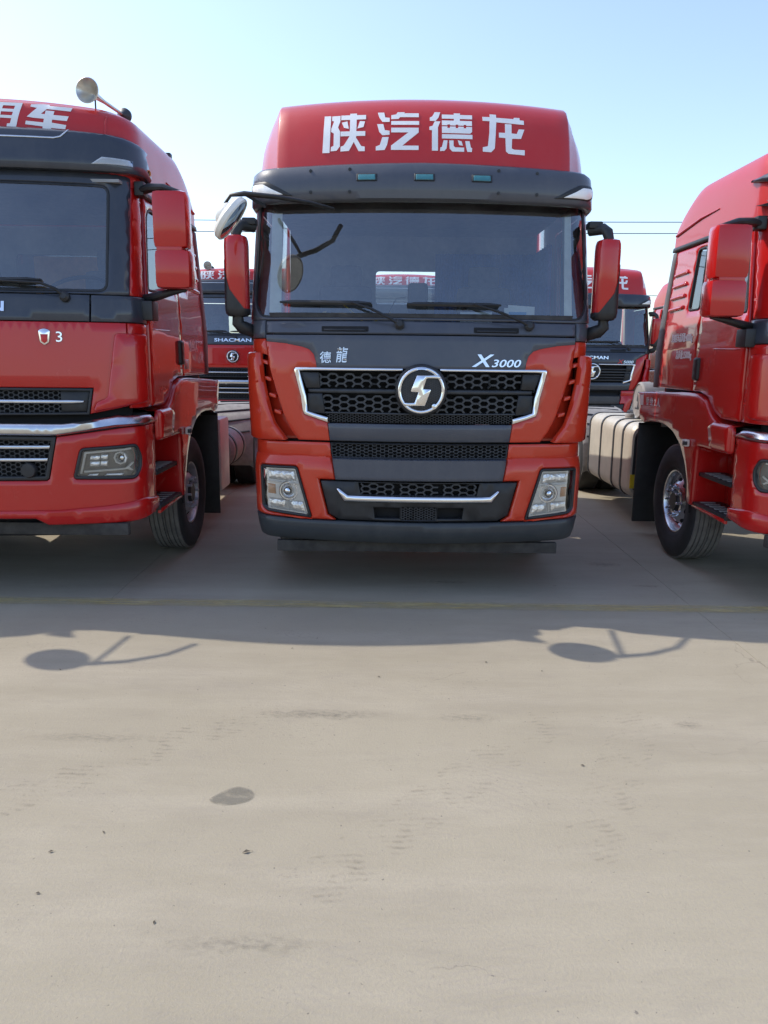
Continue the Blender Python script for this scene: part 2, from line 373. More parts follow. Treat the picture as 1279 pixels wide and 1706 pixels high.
# ------------------------------------------------------------------ shared truck parts
def rsec(w, h, r, n=5):
    P = rp([(-w / 2, -h / 2), (w / 2, -h / 2), (w / 2, h / 2), (-w / 2, h / 2)], r, n); return P
def wheel(root, sx, y, front=True, rim='steel', x=1.08, cz=.52):
    c = (sx * x, y, cz); ax = (sx, 0, 0); k = .52 / .522
    if front:
        t = MB(); t.lathe(c, ax, [(.285, .112), (.30, .135), (.33, .148), (.36, .150), (.365, .153), (.43, .155), (.48, .148), (.503, .135), (.510, .126)], 48)
        t.lathe(c, ax, [(.510, -.126), (.48, -.148), (.42, -.155), (.33, -.148), (.285, -.112)], 48)
        wh = t.build('wheel', 'rub', root)
        pr = []; hs = [.126, .094, .086, .056, .048, .014, .006, -.006, -.014, -.048, -.056, -.086, -.094, -.126]
        for i in range(0, len(hs), 2):
            pr += [(.510, hs[i]), (.5215, hs[i] - .002), (.5215, hs[i + 1] + .002), (.510, hs[i + 1])]
        MB().lathe(c, ax, [(r, h) for r, h in pr], 48).build('tread', 'tread', wh, 25)
        rm = MB(); rm.lathe(c, ax, [(.285, .10), (.292, .118), (.286, .126), (.274, .122), (.266, .105), (.258, .055), (.246, .048), (.232, .056), (.165, .112), (.155, .118), (.112, .118), (.108, .10), (.09, .095), (.0, .095)], 48)
        r = rm.build('rim', rim, wh, 40)
        for i in range(10):
            a = 2 * math.pi * i / 10
            d = Vector((0, math.cos(a), math.sin(a)))
            p = Vector(c) + Vector((sx * .112, 0, 0)) + d * .136
            MB().lathe(p, ax, [(.019, 0), (.019, .012), (.013, .014), (.0125, .045), (.008, .05), (0, .05)], 8).build('wheel_nut', 'steel' if rim == 'steel' else 'satin', wh)
            a += math.pi / 10; d = Vector((0, math.cos(a), math.sin(a))); tg = Vector((0, -math.sin(a), math.cos(a)))
            nrm = (Vector((sx * .067, 0, 0)) + d * .056).normalized(); sl = nrm.cross(tg)
            cc = Vector(c) + Vector((sx * .0855, 0, 0)) + d * .199 + nrm * .003
            q = [cc + tg * .026 * math.cos(b) + sl * .018 * math.sin(b) for b in [2 * math.pi * j / 14 for j in range(14)]]
            MB().add(q + [v - nrm * .006 for v in q], [tuple(range(14))] + [(j, (j + 1) % 14, 14 + (j + 1) % 14, 14 + j) for j in range(14)], False).build('hand_hole', 'hole', wh)
        MB().lathe(Vector(c) + Vector((sx * .09, 0, 0)), ax, [(.105, .0), (.10, .03), (.085, .045), (.08, .05), (.0, .052)], 24).build('hub', 'plas', wh)
    else:
        t = MB()
        for o in (.0, -.34):
            t.lathe(Vector(c) + Vector((sx * o, 0, 0)), ax, [(.285, .11), (.33, .145), (.43, .152), (.49, .14), (.520, .12), (.520, -.12), (.49, -.14), (.33, -.145), (.285, -.11)], 40)
        wh = t.build('wheel', 'rub', root)
        MB().lathe(c, ax, [(.285, .11), (.29, .12), (.27, .11), (.26, .0), (.17, -.06), (.16, -.02), (.12, -.01), (.11, .06), (0, .06)], 32).build('rim', 'steel', wh)
    return wh
def chassis(root, wy=1.75, ry=5.55, rim='steel', near=True):
    for s in (-1, 1):
        MB().box((s * .42, 3.6, .82), (.09, 6.2, .28), .01).build('frame_rail', 'chas', root)
        wheel(root, s, wy, near, rim); wheel(root, s, ry, False)
        m = MB(); rings = []
        for i in range(25):
            a = R_(-15 + 210 * i / 24); rr = .645 + (.014 if i % 3 == 1 else 0)
            rings.append([(s * xx, ry - rr * math.cos(a), .5 + rr * math.sin(a) - dz) for xx, dz in ((.62, .03), (.66, 0), (1.2, 0), (1.25, .03), (1.25, .06))])
        m.loft(rings); g = m.build('rear_mudguard', 'dustgrey', root, 25)
        for i in range(9):
            a = R_(20 + 17 * i)
            q = MB(); q.tube([(s * (.70 + .5 * t), ry - .652 * math.cos(a + .12 * t), .5 + .652 * math.sin(a + .12 * t)) for t in (0, .5, 1)], .012, 6); q.build('guard_rib', 'plasg', g)
    MB().box((0, wy, .50), (1.9, .14, .16), .03).box((0, ry, .52), (1.7, .3, .3), .08).build('axle', 'chas', root)
    MB().box((0, 1.1, .75), (.75, 1.6, .5), .05).build('engine_block', 'chas', root)
    MB().box((0, 5.3, 1.05), (.9, 1.0, .10), .04).build('coupling_plate', 'chas', root)
def fuel_tank(root, s, y0, y1, mat='tank', sticker=False):
    cx, cz, ww, hh = s * .93, .71, .58, .82
    m = MB(); sec = rsec(ww, hh, .15, 6); n = len(sec)
    rg = lambda y, k: [(cx + a * k, y, cz + b * k) for a, b in sec]
    m.loft([rg(y0, .86), rg(y0 + .004, .93), rg(y0 + .03, .985), rg(y0 + .06, 1), rg(y1 - .06, 1), rg(y1, .9)], True); m.add(rg(y0, .86), [tuple(range(n))]); m.add(rg(y1, .9), [tuple(range(n))])
    t = m.build('fuel_tank', mat, root)
    for k in range(4):
        y = y0 + .10 + (y1 - y0 - .2) * k / 3
        if k == 0: y += .18
        q = MB(); q.loft([[(cx + a * f, yy, cz + b * f) for a, b in sec] for yy, f in ((y - .025, 1.0), (y - .025, 1.022), (y + .025, 1.022), (y + .025, 1.0))], True); q.build('strap', 'plasg', t)
        MB().box((cx - s * .1, y, cz - hh / 2 - .03), (.45, .05, .05), .005).build('bracket', 'chas', t)
    MB().lathe((cx + s * .05, y0 + .85, cz + hh / 2), (0, 0, 1), [(.055, 0), (.055, .03), (.045, .045), (0, .045)], 20).build('filler_cap', 'dustgrey', t)
    e = MB(); e.prism([(a * .80 - .02, b * .86) for a, b in sec], lambda u, v, d: (cx + u, y0 - d, cz + v), .002, .012); e.build('end_plate', 'plasg', t)
    MB().lathe((cx - s * -.02, y0 - .02, cz + .28), (0, -1, 0), [(.06, 0), (.06, .03), (.03, .05), (0, .05)], 16).build('filler_neck', 'chrome', t)
    if sticker: MB().box((cx + s * .235, y0 - .006 + .0, cz - .22), (.07, .02, .15)).build('yellow_sticker', 'yellow', t)
    return t
def emblem(root, fm, u0, z0, r, zf=None, small=False):
    disc = [(u0 + r * math.cos(a), z0 + r * math.sin(a)) for a in [2 * math.pi * k / 40 for k in range(40)]]
    ring = lambda q: [(u0 + r * q * math.cos(a), z0 + r * q * math.sin(a)) for a in [2 * math.pi * k / 40 for k in range(40)]]
    e = sheet('emblem', disc, fm, 'plas', root, zf, off=.045, th=.05, res=.1, bev=.012)
    sheet('ring', ring(.90), fm, 'chrome', e, zf, holes=[ring(.76)], off=.058, th=.02, res=.05, bev=.007)
    if not small: hexmesh(ring(.76), fm, .022, .016, .003, .047, .004).build('backing_mesh', 'plasg', e, 30, zf)
    k = r * .88 / 490
    sheet('symbol', [(u0 + (x - 640) * k, z0 - (y - 610) * k) for x, y in reversed(LOGO)], fm, 'chrome', e, zf, off=.062, th=.018, res=.05, bev=.004)
    if not small: MB().lathe(fm(u0 + r * .5, z0 - r * .6, .058), (0, -1, 0), [(.018, 0), (.018, .012), (.0, .016)], 14).build('fixing_stud', 'chrome', e)
    return e
def wiper(root, fm, pts, blade, zf=None):
    m = MB(); m.tube([fm(u, z, o) for u, z, o in pts], [.017] + [.014] * (len(pts) - 2) + [.009], 8, flat=.7)
    m.lathe(fm(pts[0][0], pts[0][1], .0), (0, -1, .2), [(.035, 0), (.035, .03), (.02, .045), (0, .045)], 14); wv = m.build('wiper', 'plas', root, zf=zf)
    (a, b) = blade; n = 8
    q = MB(); q.tube([fm(a[0] + (b[0] - a[0]) * t / n, a[1] + (b[1] - a[1]) * t / n, .03) for t in range(n + 1)], [.006] + [.013] * (n - 1) + [.006], 6, flat=1.3)
    q.tube([fm(a[0] + (b[0] - a[0]) * t / n, a[1] + (b[1] - a[1]) * t / n, .008) for t in range(n + 1)], .008, 6); q.build('blade', 'plas', wv, zf=zf)
    return wv
def steering(root, c, zf=None):
    m = MB(); t = Vector((0, -.55, .83)); t.normalize(); a = Vector((1, 0, 0)); b = t.cross(a)
    P = [Vector(c) + (a * math.cos(2 * math.pi * k / 28) + b * math.sin(2 * math.pi * k / 28)) * .235 for k in range(29)]
    m.tube(P, .016, 8, False); m.tube([Vector(c) - a * .22, Vector(c) - t * .03, Vector(c) + a * .22], .02, 6); m.tube([Vector(c) - t * .03, Vector(c) - t * .5 + Vector((0, -.1, 0))], .03, 8)
    m.lathe(Vector(c) - t * .03, t, [(.08, -.02), (.08, .015), (.05, .03), (0, .03)], 18); m.build('steering_wheel', 'plas', root, zf=zf)
def seat(root, cx, y, z, zf=None):
    m = MB(); m.box((cx, y, z), (.52, .5, .16), .05); m.box((cx, y + .30, z + .40), (.48, .16, .70), .06); m.box((cx, y + .32, z + .83), (.28, .11, .2), .05); m.build('seat', 'seat', root, zf=zf)
def kerb_mirror(root, dz=0., zf=None):
    c = Vector((-1.30, -.16, 2.68 + dz)); ax = Vector((.80, .03, -.60)).normalized()
    m = MB(); m.lathe(c, ax, [(0, -.075), (.06, -.075), (.075, -.06), (.08, -.045), (.135, -.03), (.155, -.01), (.158, .02), (.15, .03), (.142, .026)], 32); km = m.build('kerb_mirror', 'offw', root, zf=zf)
    MB().lathe(c, ax, [(.143, .024), (.08, .034), (0, .038)], 28).build('mirror_glass', 'mirror', km, zf=zf)
    MB().tube([(-.64, .16, 2.80 + dz), (-.78, -.02, 2.805 + dz), (-1.0, -.13, 2.82 + dz), (-1.2, -.17, 2.83 + dz), (-1.29, -.17, 2.82 + dz), (-1.33, -.16, 2.77 + dz)], [.02, .022, .026, .028, .02, .015], 10, flat=.6).build('mirror_arm', 'plas', km, zf=zf)
    MB().tube([(-1.14, .3, 2.84 + dz), (-1.17, .02, 2.835 + dz), (-1.19, -.15, 2.83 + dz)], .015, 8).build('arm_brace', 'plas', km, zf=zf)
def airhorn(root, p0, p1, zf=None):
    a, b = Vector(p0), Vector(p1); ax = (b - a).normalized(); L = (b - a).length
    m = MB(); m.lathe(a, ax, [(.012, 0), (.014, L * .55), (.022, L * .75), (.045, L * .9), (.082, L), (.086, L + .004), (.082, L + .006), (.05, L - .03), (.018, L - .08), (0, L - .09)], 28)
    h = m.build('air_horn', 'hornm', root, zf=zf)
    MB().lathe(a - ax * .05, ax, [(0, 0), (.05, 0), (.056, .01), (.056, .03), (.04, .045), (.02, .06), (.012, .08)], 22).build('diaphragm', 'plasg', h, zf=zf)
    q = a + ax * L * .80; MB().tube([q, (q.x, q.y, q.z - .16)], .006, 6).build('support_rod', 'plasg', h, zf=zf)
    MB().tube([a - ax * .03, (a.x - .1, a.y - .04, a.z - .03), (a.x - .16, a.y - .05, a.z - .09)], .014, 8).build('mount', 'plas', h, zf=zf)
    return h
def cab_fairing(Wf, zs, yend, droop, crown, n=40):
    rings = []
    for z in zs:
        ue = Wf.uend(z, yend); rg = []
        for k in range(2 * n + 1):
            t = (k - n) / n; u = math.copysign(abs(t) ** .9, t) * ue; rg.append(Wf.at(u, z))
        rings.append(rg)
    top = rings[-1]; cx, cy = 0, 1.25
    for s, dz in ((.985, crown * .2), (.9, crown * .5), (.65, crown * .85), (.3, crown), (0.01, crown)):
        rings.append([(x * s, cy + (y - cy) * s, z + dz) for x, y, z in top])
    z0 = zs[0]
    lift = lambda x, z: .055 * max(0, min(1, (z - 3.2) / .28)) * (1 - (x / 1.15) ** 2)
    rings = [[(x, y, z + lift(x, z)) for x, y, z in r] for r in rings]
    def dr(p):
        x, y, z = p
        if y > 1.75: z -= droop * ((y - 1.75) / .53) ** 2 * (z - z0) / (zs[-1] - z0)
        return (x, y, z)
    return [[dr(p) for p in r] for r in rings]

# ------------------------------------------------------------------ red cab with chrome bumper band
def truck_b(label, loc, zf=None, roof='sqdl', paint='redb', top='reds', near=True, sidetext=None, horn=1, vend=.72, mdz=0., group=None):
    W = Wrap(4.2, .22, [(.3, 1.2), (.6, 1.23), (1.3, 1.245), (2.0, 1.24), (3.0, 1.19), (3.5, 1.1)],
             [(.4, .06), (.55, .02), (.62, 0), (1.3, 0), (1.35, .05), (2.0, .08), (2.2, .12), (3.0, .30), (3.5, .4)])
    root = empty('tractor_truck', loc, label, 'truck', group); fm = W.at
    S = lambda n, p, f, m, par=root, **k: sheet(n, p, f, m, par, zf, **k)
    B = lambda mb, n, m, par=root, **k: mb.build(n, m, par, zf=zf, **k)
    full = lambda right: right + [(-u, v) for u, v in reversed(right) if abs(u) > 1e-6]
    rs = .06 if near else .14
    # bumper
    ue = W.uend(1., .56)
    hl = rp([(.79, .898), (1.236, .888), (1.29, .96), (1.30, 1.05), (1.25, 1.146), (.85, 1.122)], .035)
    bp = full([(0, .632), (.515, .632), (.593, .58), (1.225, .585), (ue, .62), (ue, 1.272), (1.2, 1.268), (1.13, 1.262), (.72, 1.206), (.698, 1.204), (.632, .905), (.612, .889), (0, .889)])
    bmp = S('bumper', bp, fm, paint, holes=[hl, mir(hl)], off=0, th=.03, res=rs, bev=.006)
    lip = full([(0, .618), (.52, .618), (.6, .566), (1.225, .572), (ue, .608), (ue, .70), (1.29, .735), (1.0, .70), (.7, .678), (0, .672)])
    S('bumper_lip', lip, fm, paint, bmp, off=.026, th=.03, res=rs, bev=.014)
    cr = full([(0, 1.222), (.70, 1.212), (.85, 1.235), (1.1, 1.272), (1.25, 1.278), (ue - .02, 1.278), (ue - .02, 1.30), (1.4, 1.345), (1.1, 1.355), (.95, 1.325), (.75, 1.297), (0, 1.302)])
    S('chrome_band', cr, fm, 'satin', bmp, off=.03, th=.05, res=rs, bev=.018)
    lgp = full([(0, .893), (.61, .893), (.628, .908), (.693, 1.204), (0, 1.215)])
    lg = S('lower_grille', lgp, fm, 'hole', bmp, off=-.07, th=.01, res=.15, bev=0)
    S('grille_frame', lgp, fm, 'plas', bmp, holes=[inset(lgp, .03)], off=-.004, th=.05, res=.1, bev=.004)
    if near: B(hexmesh(inset(lgp, .03), fm, .045, .032, .006, -.03, .02), 'mesh', 'plasg', lg)
    for z, e in ((1.132, .645), (1.042, .625)):
        S('trim_bar', full([(0, z - .013), (e, z - .013), (e + .006, z + .013), (0, z + .013)]), fm, 'satin', lg, off=.004, th=.03, res=.1, bev=.005)
    B(MB().lathe(fm(.495, .967, -.03), (0, -1, 0), [(.055, 0), (.055, .03), (.048, .042), (0, .044)], 24), 'radar_cover', 'plas', lg)
    B(MB().box((0, .14, .525), (2.3, .06, .09), .01), 'underguard', 'rust')
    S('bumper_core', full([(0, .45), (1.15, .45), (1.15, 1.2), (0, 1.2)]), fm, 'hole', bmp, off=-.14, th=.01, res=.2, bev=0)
    # headlights
    for s in (1, -1):
        P = (lambda p: p) if s > 0 else mir
        h = S('headlight', P(hl), fm, 'plas', bmp, holes=[P(inset(hl, .022))], off=.006, th=.05, res=.08, bev=.006)
        inn = inset(hl, .02)
        S('reflector', P(inn), fm, plain_lamp, h, off=-.055, th=.01, res=.06, bev=0)
        S('lens', P(inn), fm, 'lens', h, off=-.004, th=.003, res=.06, bev=.0)
        if not near: continue
        S('light_guide', P([(.835, .935), (.85, .935), (.888, 1.078), (1.215, 1.103), (1.215, 1.118), (.875, 1.092)]), fm, 'offw', h, off=-.02, th=.015, res=.05, bev=.003)
        S('light_bar', P([(.865, .957), (1.16, .972), (1.225, 1.015), (1.232, 1.006), (1.19, .975), (1.222, .955), (1.21, .948), (1.17, .96), (.865, .942)]), fm, 'offw', h, off=-.015, th=.015, res=.05, bev=.003)
        for (a, b, c, d) in ((.905, 1.03, .975, 1.065), (.98, 1.035, 1.03, 1.072), (.90, .985, .97, 1.022), (.975, .987, 1.025, 1.025)):
            S('lamp_cell', P([(a, b), (c, b), (c + .008, d), (a + .008, d)]), fm, 'facet', h, off=-.03, th=.02, res=.03, bev=.004)
        for a, b in ((.88, .965), (1.0, 1.15)):
            S('indicator', P([(a, .915), (b - .015, .915), (b, .933), (a + .02, .932)]), fm, 'facet', h, off=-.03, th=.01, res=.03, bev=.003)
        c = fm(s * 1.135, 1.045, -.045)
        B(MB().lathe(c, (0, -1, 0), [(.048, 0), (.048, .028), (.036, .028), (.034, .01)], 8), 'projector_ring', 'offw', h)
        B(MB().lathe(c, (0, -1, 0), [(.034, .005), (.026, .02), (.012, .027), (0, .028)], 20), 'projector', 'mirror', h)
    # hood, grille
    gp = full([(0, 1.35), (.912, 1.356), (.942, 1.542), (0, 1.546)])
    S('grille_recess', gp, fm, 'hole', off=-.06, th=.01, res=.2, bev=0)
    gr = S('grille', gp, fm, 'plas', holes=[inset(gp, .018)], off=.004, th=.05, res=.1, bev=.004)
    if near:
        B(hexmesh([(-.72, 1.365), (.72, 1.365), (.72, 1.53), (-.72, 1.53)], fm, .045, .032, .006, -.02, .02), 'mesh', 'plasg', gr)
        for s in (1, -1): S('blank_plate', [(.72, 1.372), (.895, 1.376), (.92, 1.528), (.72, 1.53)] if s > 0 else mir([(.72, 1.372), (.895, 1.376), (.92, 1.528), (.72, 1.53)]), fm, 'plas', gr, off=-.015, th=.01, res=.1, bev=.003)
    S('trim_bar', full([(0, 1.438), (.80, 1.436), (.875, 1.441), (.885, 1.458), (.80, 1.462), (0, 1.464)]), fm, 'satin', gr, off=.014, th=.03, res=.1, bev=.006)
    hd = full([(0, 1.549), (.947, 1.546), (.916, 1.362), (1.19, 1.418), (1.19, 2.002), (0, 2.002)])
    hood = S('hood', hd, fm, paint, off=0, th=.02, res=rs, bev=.006)
    S('dark_gap', full([(0, 1.26), (1.3, 1.26), (1.4, 1.45), (0, 1.45)]), fm, 'hole', off=-.10, th=.01, res=.2, bev=0)
    for s in (1, -1):
        P = (lambda p: p) if s > 0 else mir
        S('corner_panel', P([(1.196, 1.40), (W.uend(1.4, .5), 1.40), (W.uend(2., .5), 2.002), (1.196, 2.002)]), fm, paint, off=0, th=.02, res=rs, bev=.006)
        S('corner_vane', P(rp([(1.105, 1.93), (1.04, 1.475), (.965, 1.452), (.935, 1.375), (1.19, 1.425), (1.30, 1.435), (1.36, 1.45), (1.36, 1.93)], .03)), fm, paint, off=.03, th=.03, res=rs, bev=.014)
        S('band_end', P([(.948, 2.008), (W.uend(2.0, .5), 2.008), (W.uend(2.19, .53), 2.19), (.948, 2.19)]), fm, 'navy', off=.002, th=.02, res=rs, bev=.005)
        zt = 2.98
        S('windscreen_pillar', P([(1.222, 2.196), (W.uend(2.196, .53), 2.196), (W.uend(zt, .70), zt), (1.222, zt)]), fm, paint, off=-.01, th=.03, res=rs, bev=.004)
        if near and s > 0:
            B(MB().box(fm(.955, 1.9, .002), (.001, .001, .001)), 'seam', 'hole') if False else None
    band = S('badge_band', full([(0, 2.008), (.938, 2.008), (.938, 2.19), (0, 2.19)]), fm, 'navy', off=.002, th=.02, res=rs, bev=.005)
    t = text('lettering', 'SHACMAN', .066, fm, 0, 2.098, 'chrome', band, zf, bold=.018, sx=1.7, off=.004, th=.008)
    emblem(hood, fm, 0, 1.77, .13, zf, True)
    crest = S('crest_badge', rp([(.597, 1.94), (.605, 1.86), (.637, 1.838), (.669, 1.86), (.677, 1.94), (.66, 1.95), (.637, 1.955), (.614, 1.95)], .01), fm, 'chrome', hood, off=.012, th=.012, res=.05, bev=.004)
    S('enamel', [(.612, 1.915), (.617, 1.867), (.637, 1.853), (.657, 1.867), (.662, 1.915)], fm, 'redp', crest, off=.015, th=.005, res=.05, bev=.001)
    text('numeral', '3', .07, fm, .735, 1.895, 'chrome', hood, zf, off=.003, th=.006, sx=1.15)
    # windscreen
    wp = rp([(-1.06, 2.212), (1.06, 2.212), (1.055, 2.96), (-1.055, 2.96)], .07)
    fo = [(-1.216, 2.196), (1.216, 2.196), (1.216, 3.04), (-1.216, 3.04)]
    S('windscreen_frame', fo, fm, 'navy', holes=[wp], off=.0, th=.03, res=rs, bev=.005)
    gl = S('windscreen', wp, fm, 'glass', off=-.008, th=0, res=.07, bev=0)
    S('rubber_seal', wp, fm, 'plas', gl, holes=[inset(wp, .018)], off=-.002, th=.006, res=.07, bev=.002)
    wiper(root, fm, [(.78, 2.17, .02), (.72, 2.225, .05), (.62, 2.262, .055), (.30, 2.275, .05)], ((-.05, 2.272), (.62, 2.285)), zf)
    wiper(root, fm, [(.05, 2.17, .02), (-.02, 2.225, .05), (-.12, 2.262, .055), (-.5, 2.275, .05)], ((-.9, 2.272), (-.15, 2.285)), zf)
    # sun visor and roof
    uv = W.uend(3.1, vend)
    vp = full([(0, 3.036), (.95, 3.04), (1.3, 3.048), (uv, 3.02), (uv + .03, 3.07), (uv - .05, 3.20), (1.4, 3.255), (1.11, 3.292), (.8, 3.306), (0, 3.312)])
    vis = S('sun_visor', vp, fm, 'navy', off=.085, th=.12, res=rs, bev=.02)
    S('silver_line', full([(0, 3.236), (.70, 3.238), (.745, 3.25), (.80, 3.303), (.79, 3.303), (.74, 3.258), (.70, 3.248), (0, 3.246)]), fm, 'satin', vis, off=.09, th=.006, res=.1, bev=.001)
    for s in (1, -1):
        p = [(.945, 3.082), (1.17, 3.092), (1.168, 3.132), (1.01, 3.132)]
        lm = S('visor_lamp', p if s > 0 else mir(p), fm, 'lampin', vis, off=.087, th=.006, res=.04, bev=.001)
        S('lens', p if s > 0 else mir(p), fm, 'lens', lm, off=.091, th=.002, res=.06, bev=0)
        B(MB().lathe(fm(s * (uv - .06), 3.09, .083), (s, -.3, 0), [(.026, 0), (.024, .008), (.018, .006), (.016, -.01), (0, -.01)], 16), 'side_marker', 'amber', vis)
    Wf = Wrap(4.2, .24, [(2.95, 1.20), (3.25, 1.195), (3.39, 1.178), (3.455, 1.145), (3.48, 1.09)], [(2.95, .30), (3.2, .335), (3.38, .37), (3.455, .41), (3.48, .48)])
    zz = [2.965, 3.05, 3.15, 3.22, 3.28, 3.34, 3.38, 3.42, 3.45, 3.467, 3.48]
    fair = B(MB().loft(cab_fairing(Wf, zz, 2.28, .28, .05), True), 'roof_fairing', top)
    def rf(u, z, off=0.):
        zz = z
        for _ in range(6): zz = z - .055 * max(0, min(1, (zz - 3.2) / .28)) * (1 - (u / 1.15) ** 2)
        x, y, _z = Wf.at(u, zz, off); return (x, y, z)
    if roof == 'sqdl':
        for k, g, bx in ((0, 'shan', (580, 165, 855, 425)), (1, 'qi', (903, 165, 1177, 425)), (2, 'de', (70, 165, 342, 425)), (3, 'long', (400, 175, 670, 435))):
            a = -.70 + k * .368; glyph('character', g, bx, rf, (a, 3.315, a + .295, 3.435) if False else (a, 3.32, a + .295, 3.495), 'white', fair, .004, zf)
    else:
        glyph('character', 'yong', (-190, 268, 165, 503), rf, (.06, 3.318, .47, 3.495), 'white', fair, .004, zf)
        glyph('character', 'che', (185, 280, 480, 503), rf, (.495, 3.318, .80, 3.495), 'white', fair, .004, zf)
    if near:
        for s in (1, -1):
            S('fairing_rib', (lambda p: p if s > 0 else mir(p))([(1.02, 3.27), (1.035, 3.27), (1.035, 3.44), (1.02, 3.44)]), rf, top, fair, off=.008, th=.012, res=.04, bev=.004)
            B(MB().tube([(s * (tab(Wf.hw, 3.14) + .004), y, z) for y, z in ((1.35, 3.17), (1.7, 3.155), (2.25, 3.085))], [.004, .011, .013], 6), 'fairing_crease', top, fair)
            if near == 1: B(MB().box((s * 1.10, 1.80, 3.46), (.06, .07, .09), .01), 'roof_bracket', 'plas', fair)
    if near == 1 and loc[1] < 10: kerb_mirror(root, .12)
    if horn: airhorn(root, (horn * .965, 1.05, 3.60), (horn * .90, .50, 3.60), zf)
    # sides
    for s in (1, -1):
        sm = W.side(s)
        dw = rp([(.60, 2.25), (1.36, 2.28), (1.36, 2.87), (.74, 2.87)], [.05, .05, .05, .12])
        dp = rp([(.52, 1.40), (.84, 1.40), (.98, 1.45), (1.12, 1.565), (1.30, 1.605), (1.445, 1.602), (1.445, 2.93), (.70, 2.93), (.535, 2.0)], .03)
        door = S('door', dp, sm, paint, holes=[dw], off=.004, th=.03, res=rs * 1.3, bev=.006)
        g = S('window', dw, sm, 'sglass', door, off=-.01, th=0, res=.2, bev=0)
        S('window_seal', dw, sm, 'plas', g, holes=[inset(dw, .016)], off=.006, th=.014, res=.2, bev=.003)
        S('door_handle', rp([(1.34, 1.70), (1.43, 1.70), (1.43, 1.905), (1.34, 1.905)], .025), sm, 'plas', door, off=.034, th=.03, res=.04, bev=.012)
        S('door_crease', [(.62, 1.965), (1.10, 1.975), (1.10, 1.982), (.62, 1.975)], sm, paint, door, off=.009, th=.008, res=.1, bev=.003)
        qw = rp([(1.50, 2.33), (1.76, 2.33), (1.70, 2.89), (1.50, 2.89)], .05)
        qp = [(1.455, 1.602), (2.32, 1.602), (2.21, 2.93), (1.455, 2.93)]
        pan = S('rear_side_panel', qp, sm, paint, holes=[qw], off=.004, th=.03, res=rs * 1.3, bev=.006)
        g = S('window', qw, sm, 'sglass', pan, off=-.006, th=0, res=.2, bev=0)
        S('window_seal', qw, sm, 'plas', g, holes=[inset(qw, .018)], off=.008, th=.014, res=.2, bev=.003)
        for k in range(4):
            z = 2.69 - .11 * k
            S('louver', rp([(1.84 + .01 * k, z), (2.16 + .012 * k, z - .012), (2.16 + .012 * k, z + .022), (1.87, z + .038)], .01), sm, paint, pan, off=.024, th=.02, res=.06, bev=.010)
        S('roof_trim', [(.72, 2.932), (2.30, 2.932), (2.28, 2.975), (.72, 2.975)], sm, 'plas', off=.022, th=.04, res=.1, bev=.008)
        S('rear_edge_strip', [(2.318, 1.60), (2.42, 1.60), (2.425, 1.95), (2.40, 2.2), (2.345, 2.55), (2.335, 2.62), (2.29, 2.925), (2.205, 2.925), (2.26, 2.3)], sm, 'strip', off=.012, th=.03, res=.1, bev=.008)
        fp = [(.56, 1.13), (.56, 1.355), (.86, 1.36), (.98, 1.41), (1.12, 1.535), (1.30, 1.585), (1.5, 1.588), (2.80, 1.53), (2.70, 1.26), (2.58, 1.215), (2.4, 1.245), (2.15, 1.255), (1.95, 1.245), (1.75, 1.20), (1.56, 1.10), (1.42, .95), (1.33, .78), (1.30, .58), (1.20, .58), (1.19, 1.13)]
        fo_ = lambda y, z, off=0.: (s * (1.245 + off), y, z)
        fen = S('front_fender', rp(fp, .045, 3), fo_, paint, off=.03, th=.03, res=.07, bev=.007)
        tp = [(.56, 1.36), (.86, 1.365), (.98, 1.415), (1.12, 1.54), (1.30, 1.59), (1.5, 1.593), (2.2, 1.562), (2.80, 1.535), (2.75, 1.39), (2.70, 1.26)]
        B(MB().loft([[(s * x, y, z - (.012 if x > 1.25 else 0) + dz) for y, z in tp] for x, dz in ((1.268, -.003), (1.255, .006), (1.1, .012), (.75, .02))]), 'fender_top', paint, fen)
        ar = [(2.80, 1.0), (2.72, 1.19), (2.5, 1.235), (2.15, 1.25), (1.95, 1.24), (1.75, 1.195), (1.56, 1.095), (1.42, .945), (1.33, .775), (1.30, .5)]
        B(MB().loft([[(s * x, y, z) for y, z in ar] for x in (1.25, .72)]), 'wheel_arch_liner', 'hole', fen)
        S('fender_ledge', rp([(.57, 1.14), (.90, 1.14), (.97, 1.33), (.88, 1.37), (.57, 1.365)], .03), fo_, paint, fen, off=.055, th=.05, res=.07, bev=.02)
        B(MB().box((s * 1.30, 1.36, 1.135), (.045, .07, .065), .012), 'marker_lamp', 'offw', fen)
        B(MB().box((s * 1.315, 1.34, 1.135), (.03, .04, .035), .006), 'marker_bulb', 'plasg', fen)
        rc = lambda y, z, off=0.: (s * (1.0 + off), y, z)
        st = S('step_well', [(.58, .56), (1.2, .56), (1.2, 1.13), (.58, 1.13)], rc, paint, off=0, th=.02, res=.15, bev=.004)
        B(MB().box((s * 1.09, 1.205, .85), (.32, .02, .56), .005), 'step_back', paint, st); B(MB().box((s * .98, .9, .85), (.02, .64, .6)), 'step_lining', paint, st)
        B(MB().box((s * 1.13, .88, .875), (.22, .60, .035), .008), 'step', 'plas', st)
        B(MB().box((s * 1.14, .90, .60), (.24, .66, .04), .01), 'step', 'plas', st)
        for zz_, a, b in ((.895, .63, 1.13), (.622, .62, 1.18)):
            for i in range(6):
                yy = a + (b - a) * (i + .5) / 6; B(MB().box((s * 1.16, yy, zz_), (.12, .03, .008)), 'tread_bar', 'dustgrey', st)
        S('step_skirt', [(.58, .555), (1.22, .565), (1.22, .60), (.58, .60)], fo_, paint, st, off=.018, th=.03, res=.2, bev=.01)
        B(MB().box((s * 1.05, 2.74, .66), (.42, .025, 1.08), .008), 'mudflap', 'plas', fen)
        # mirrors
        mm = MB(); mx = s * 1.47
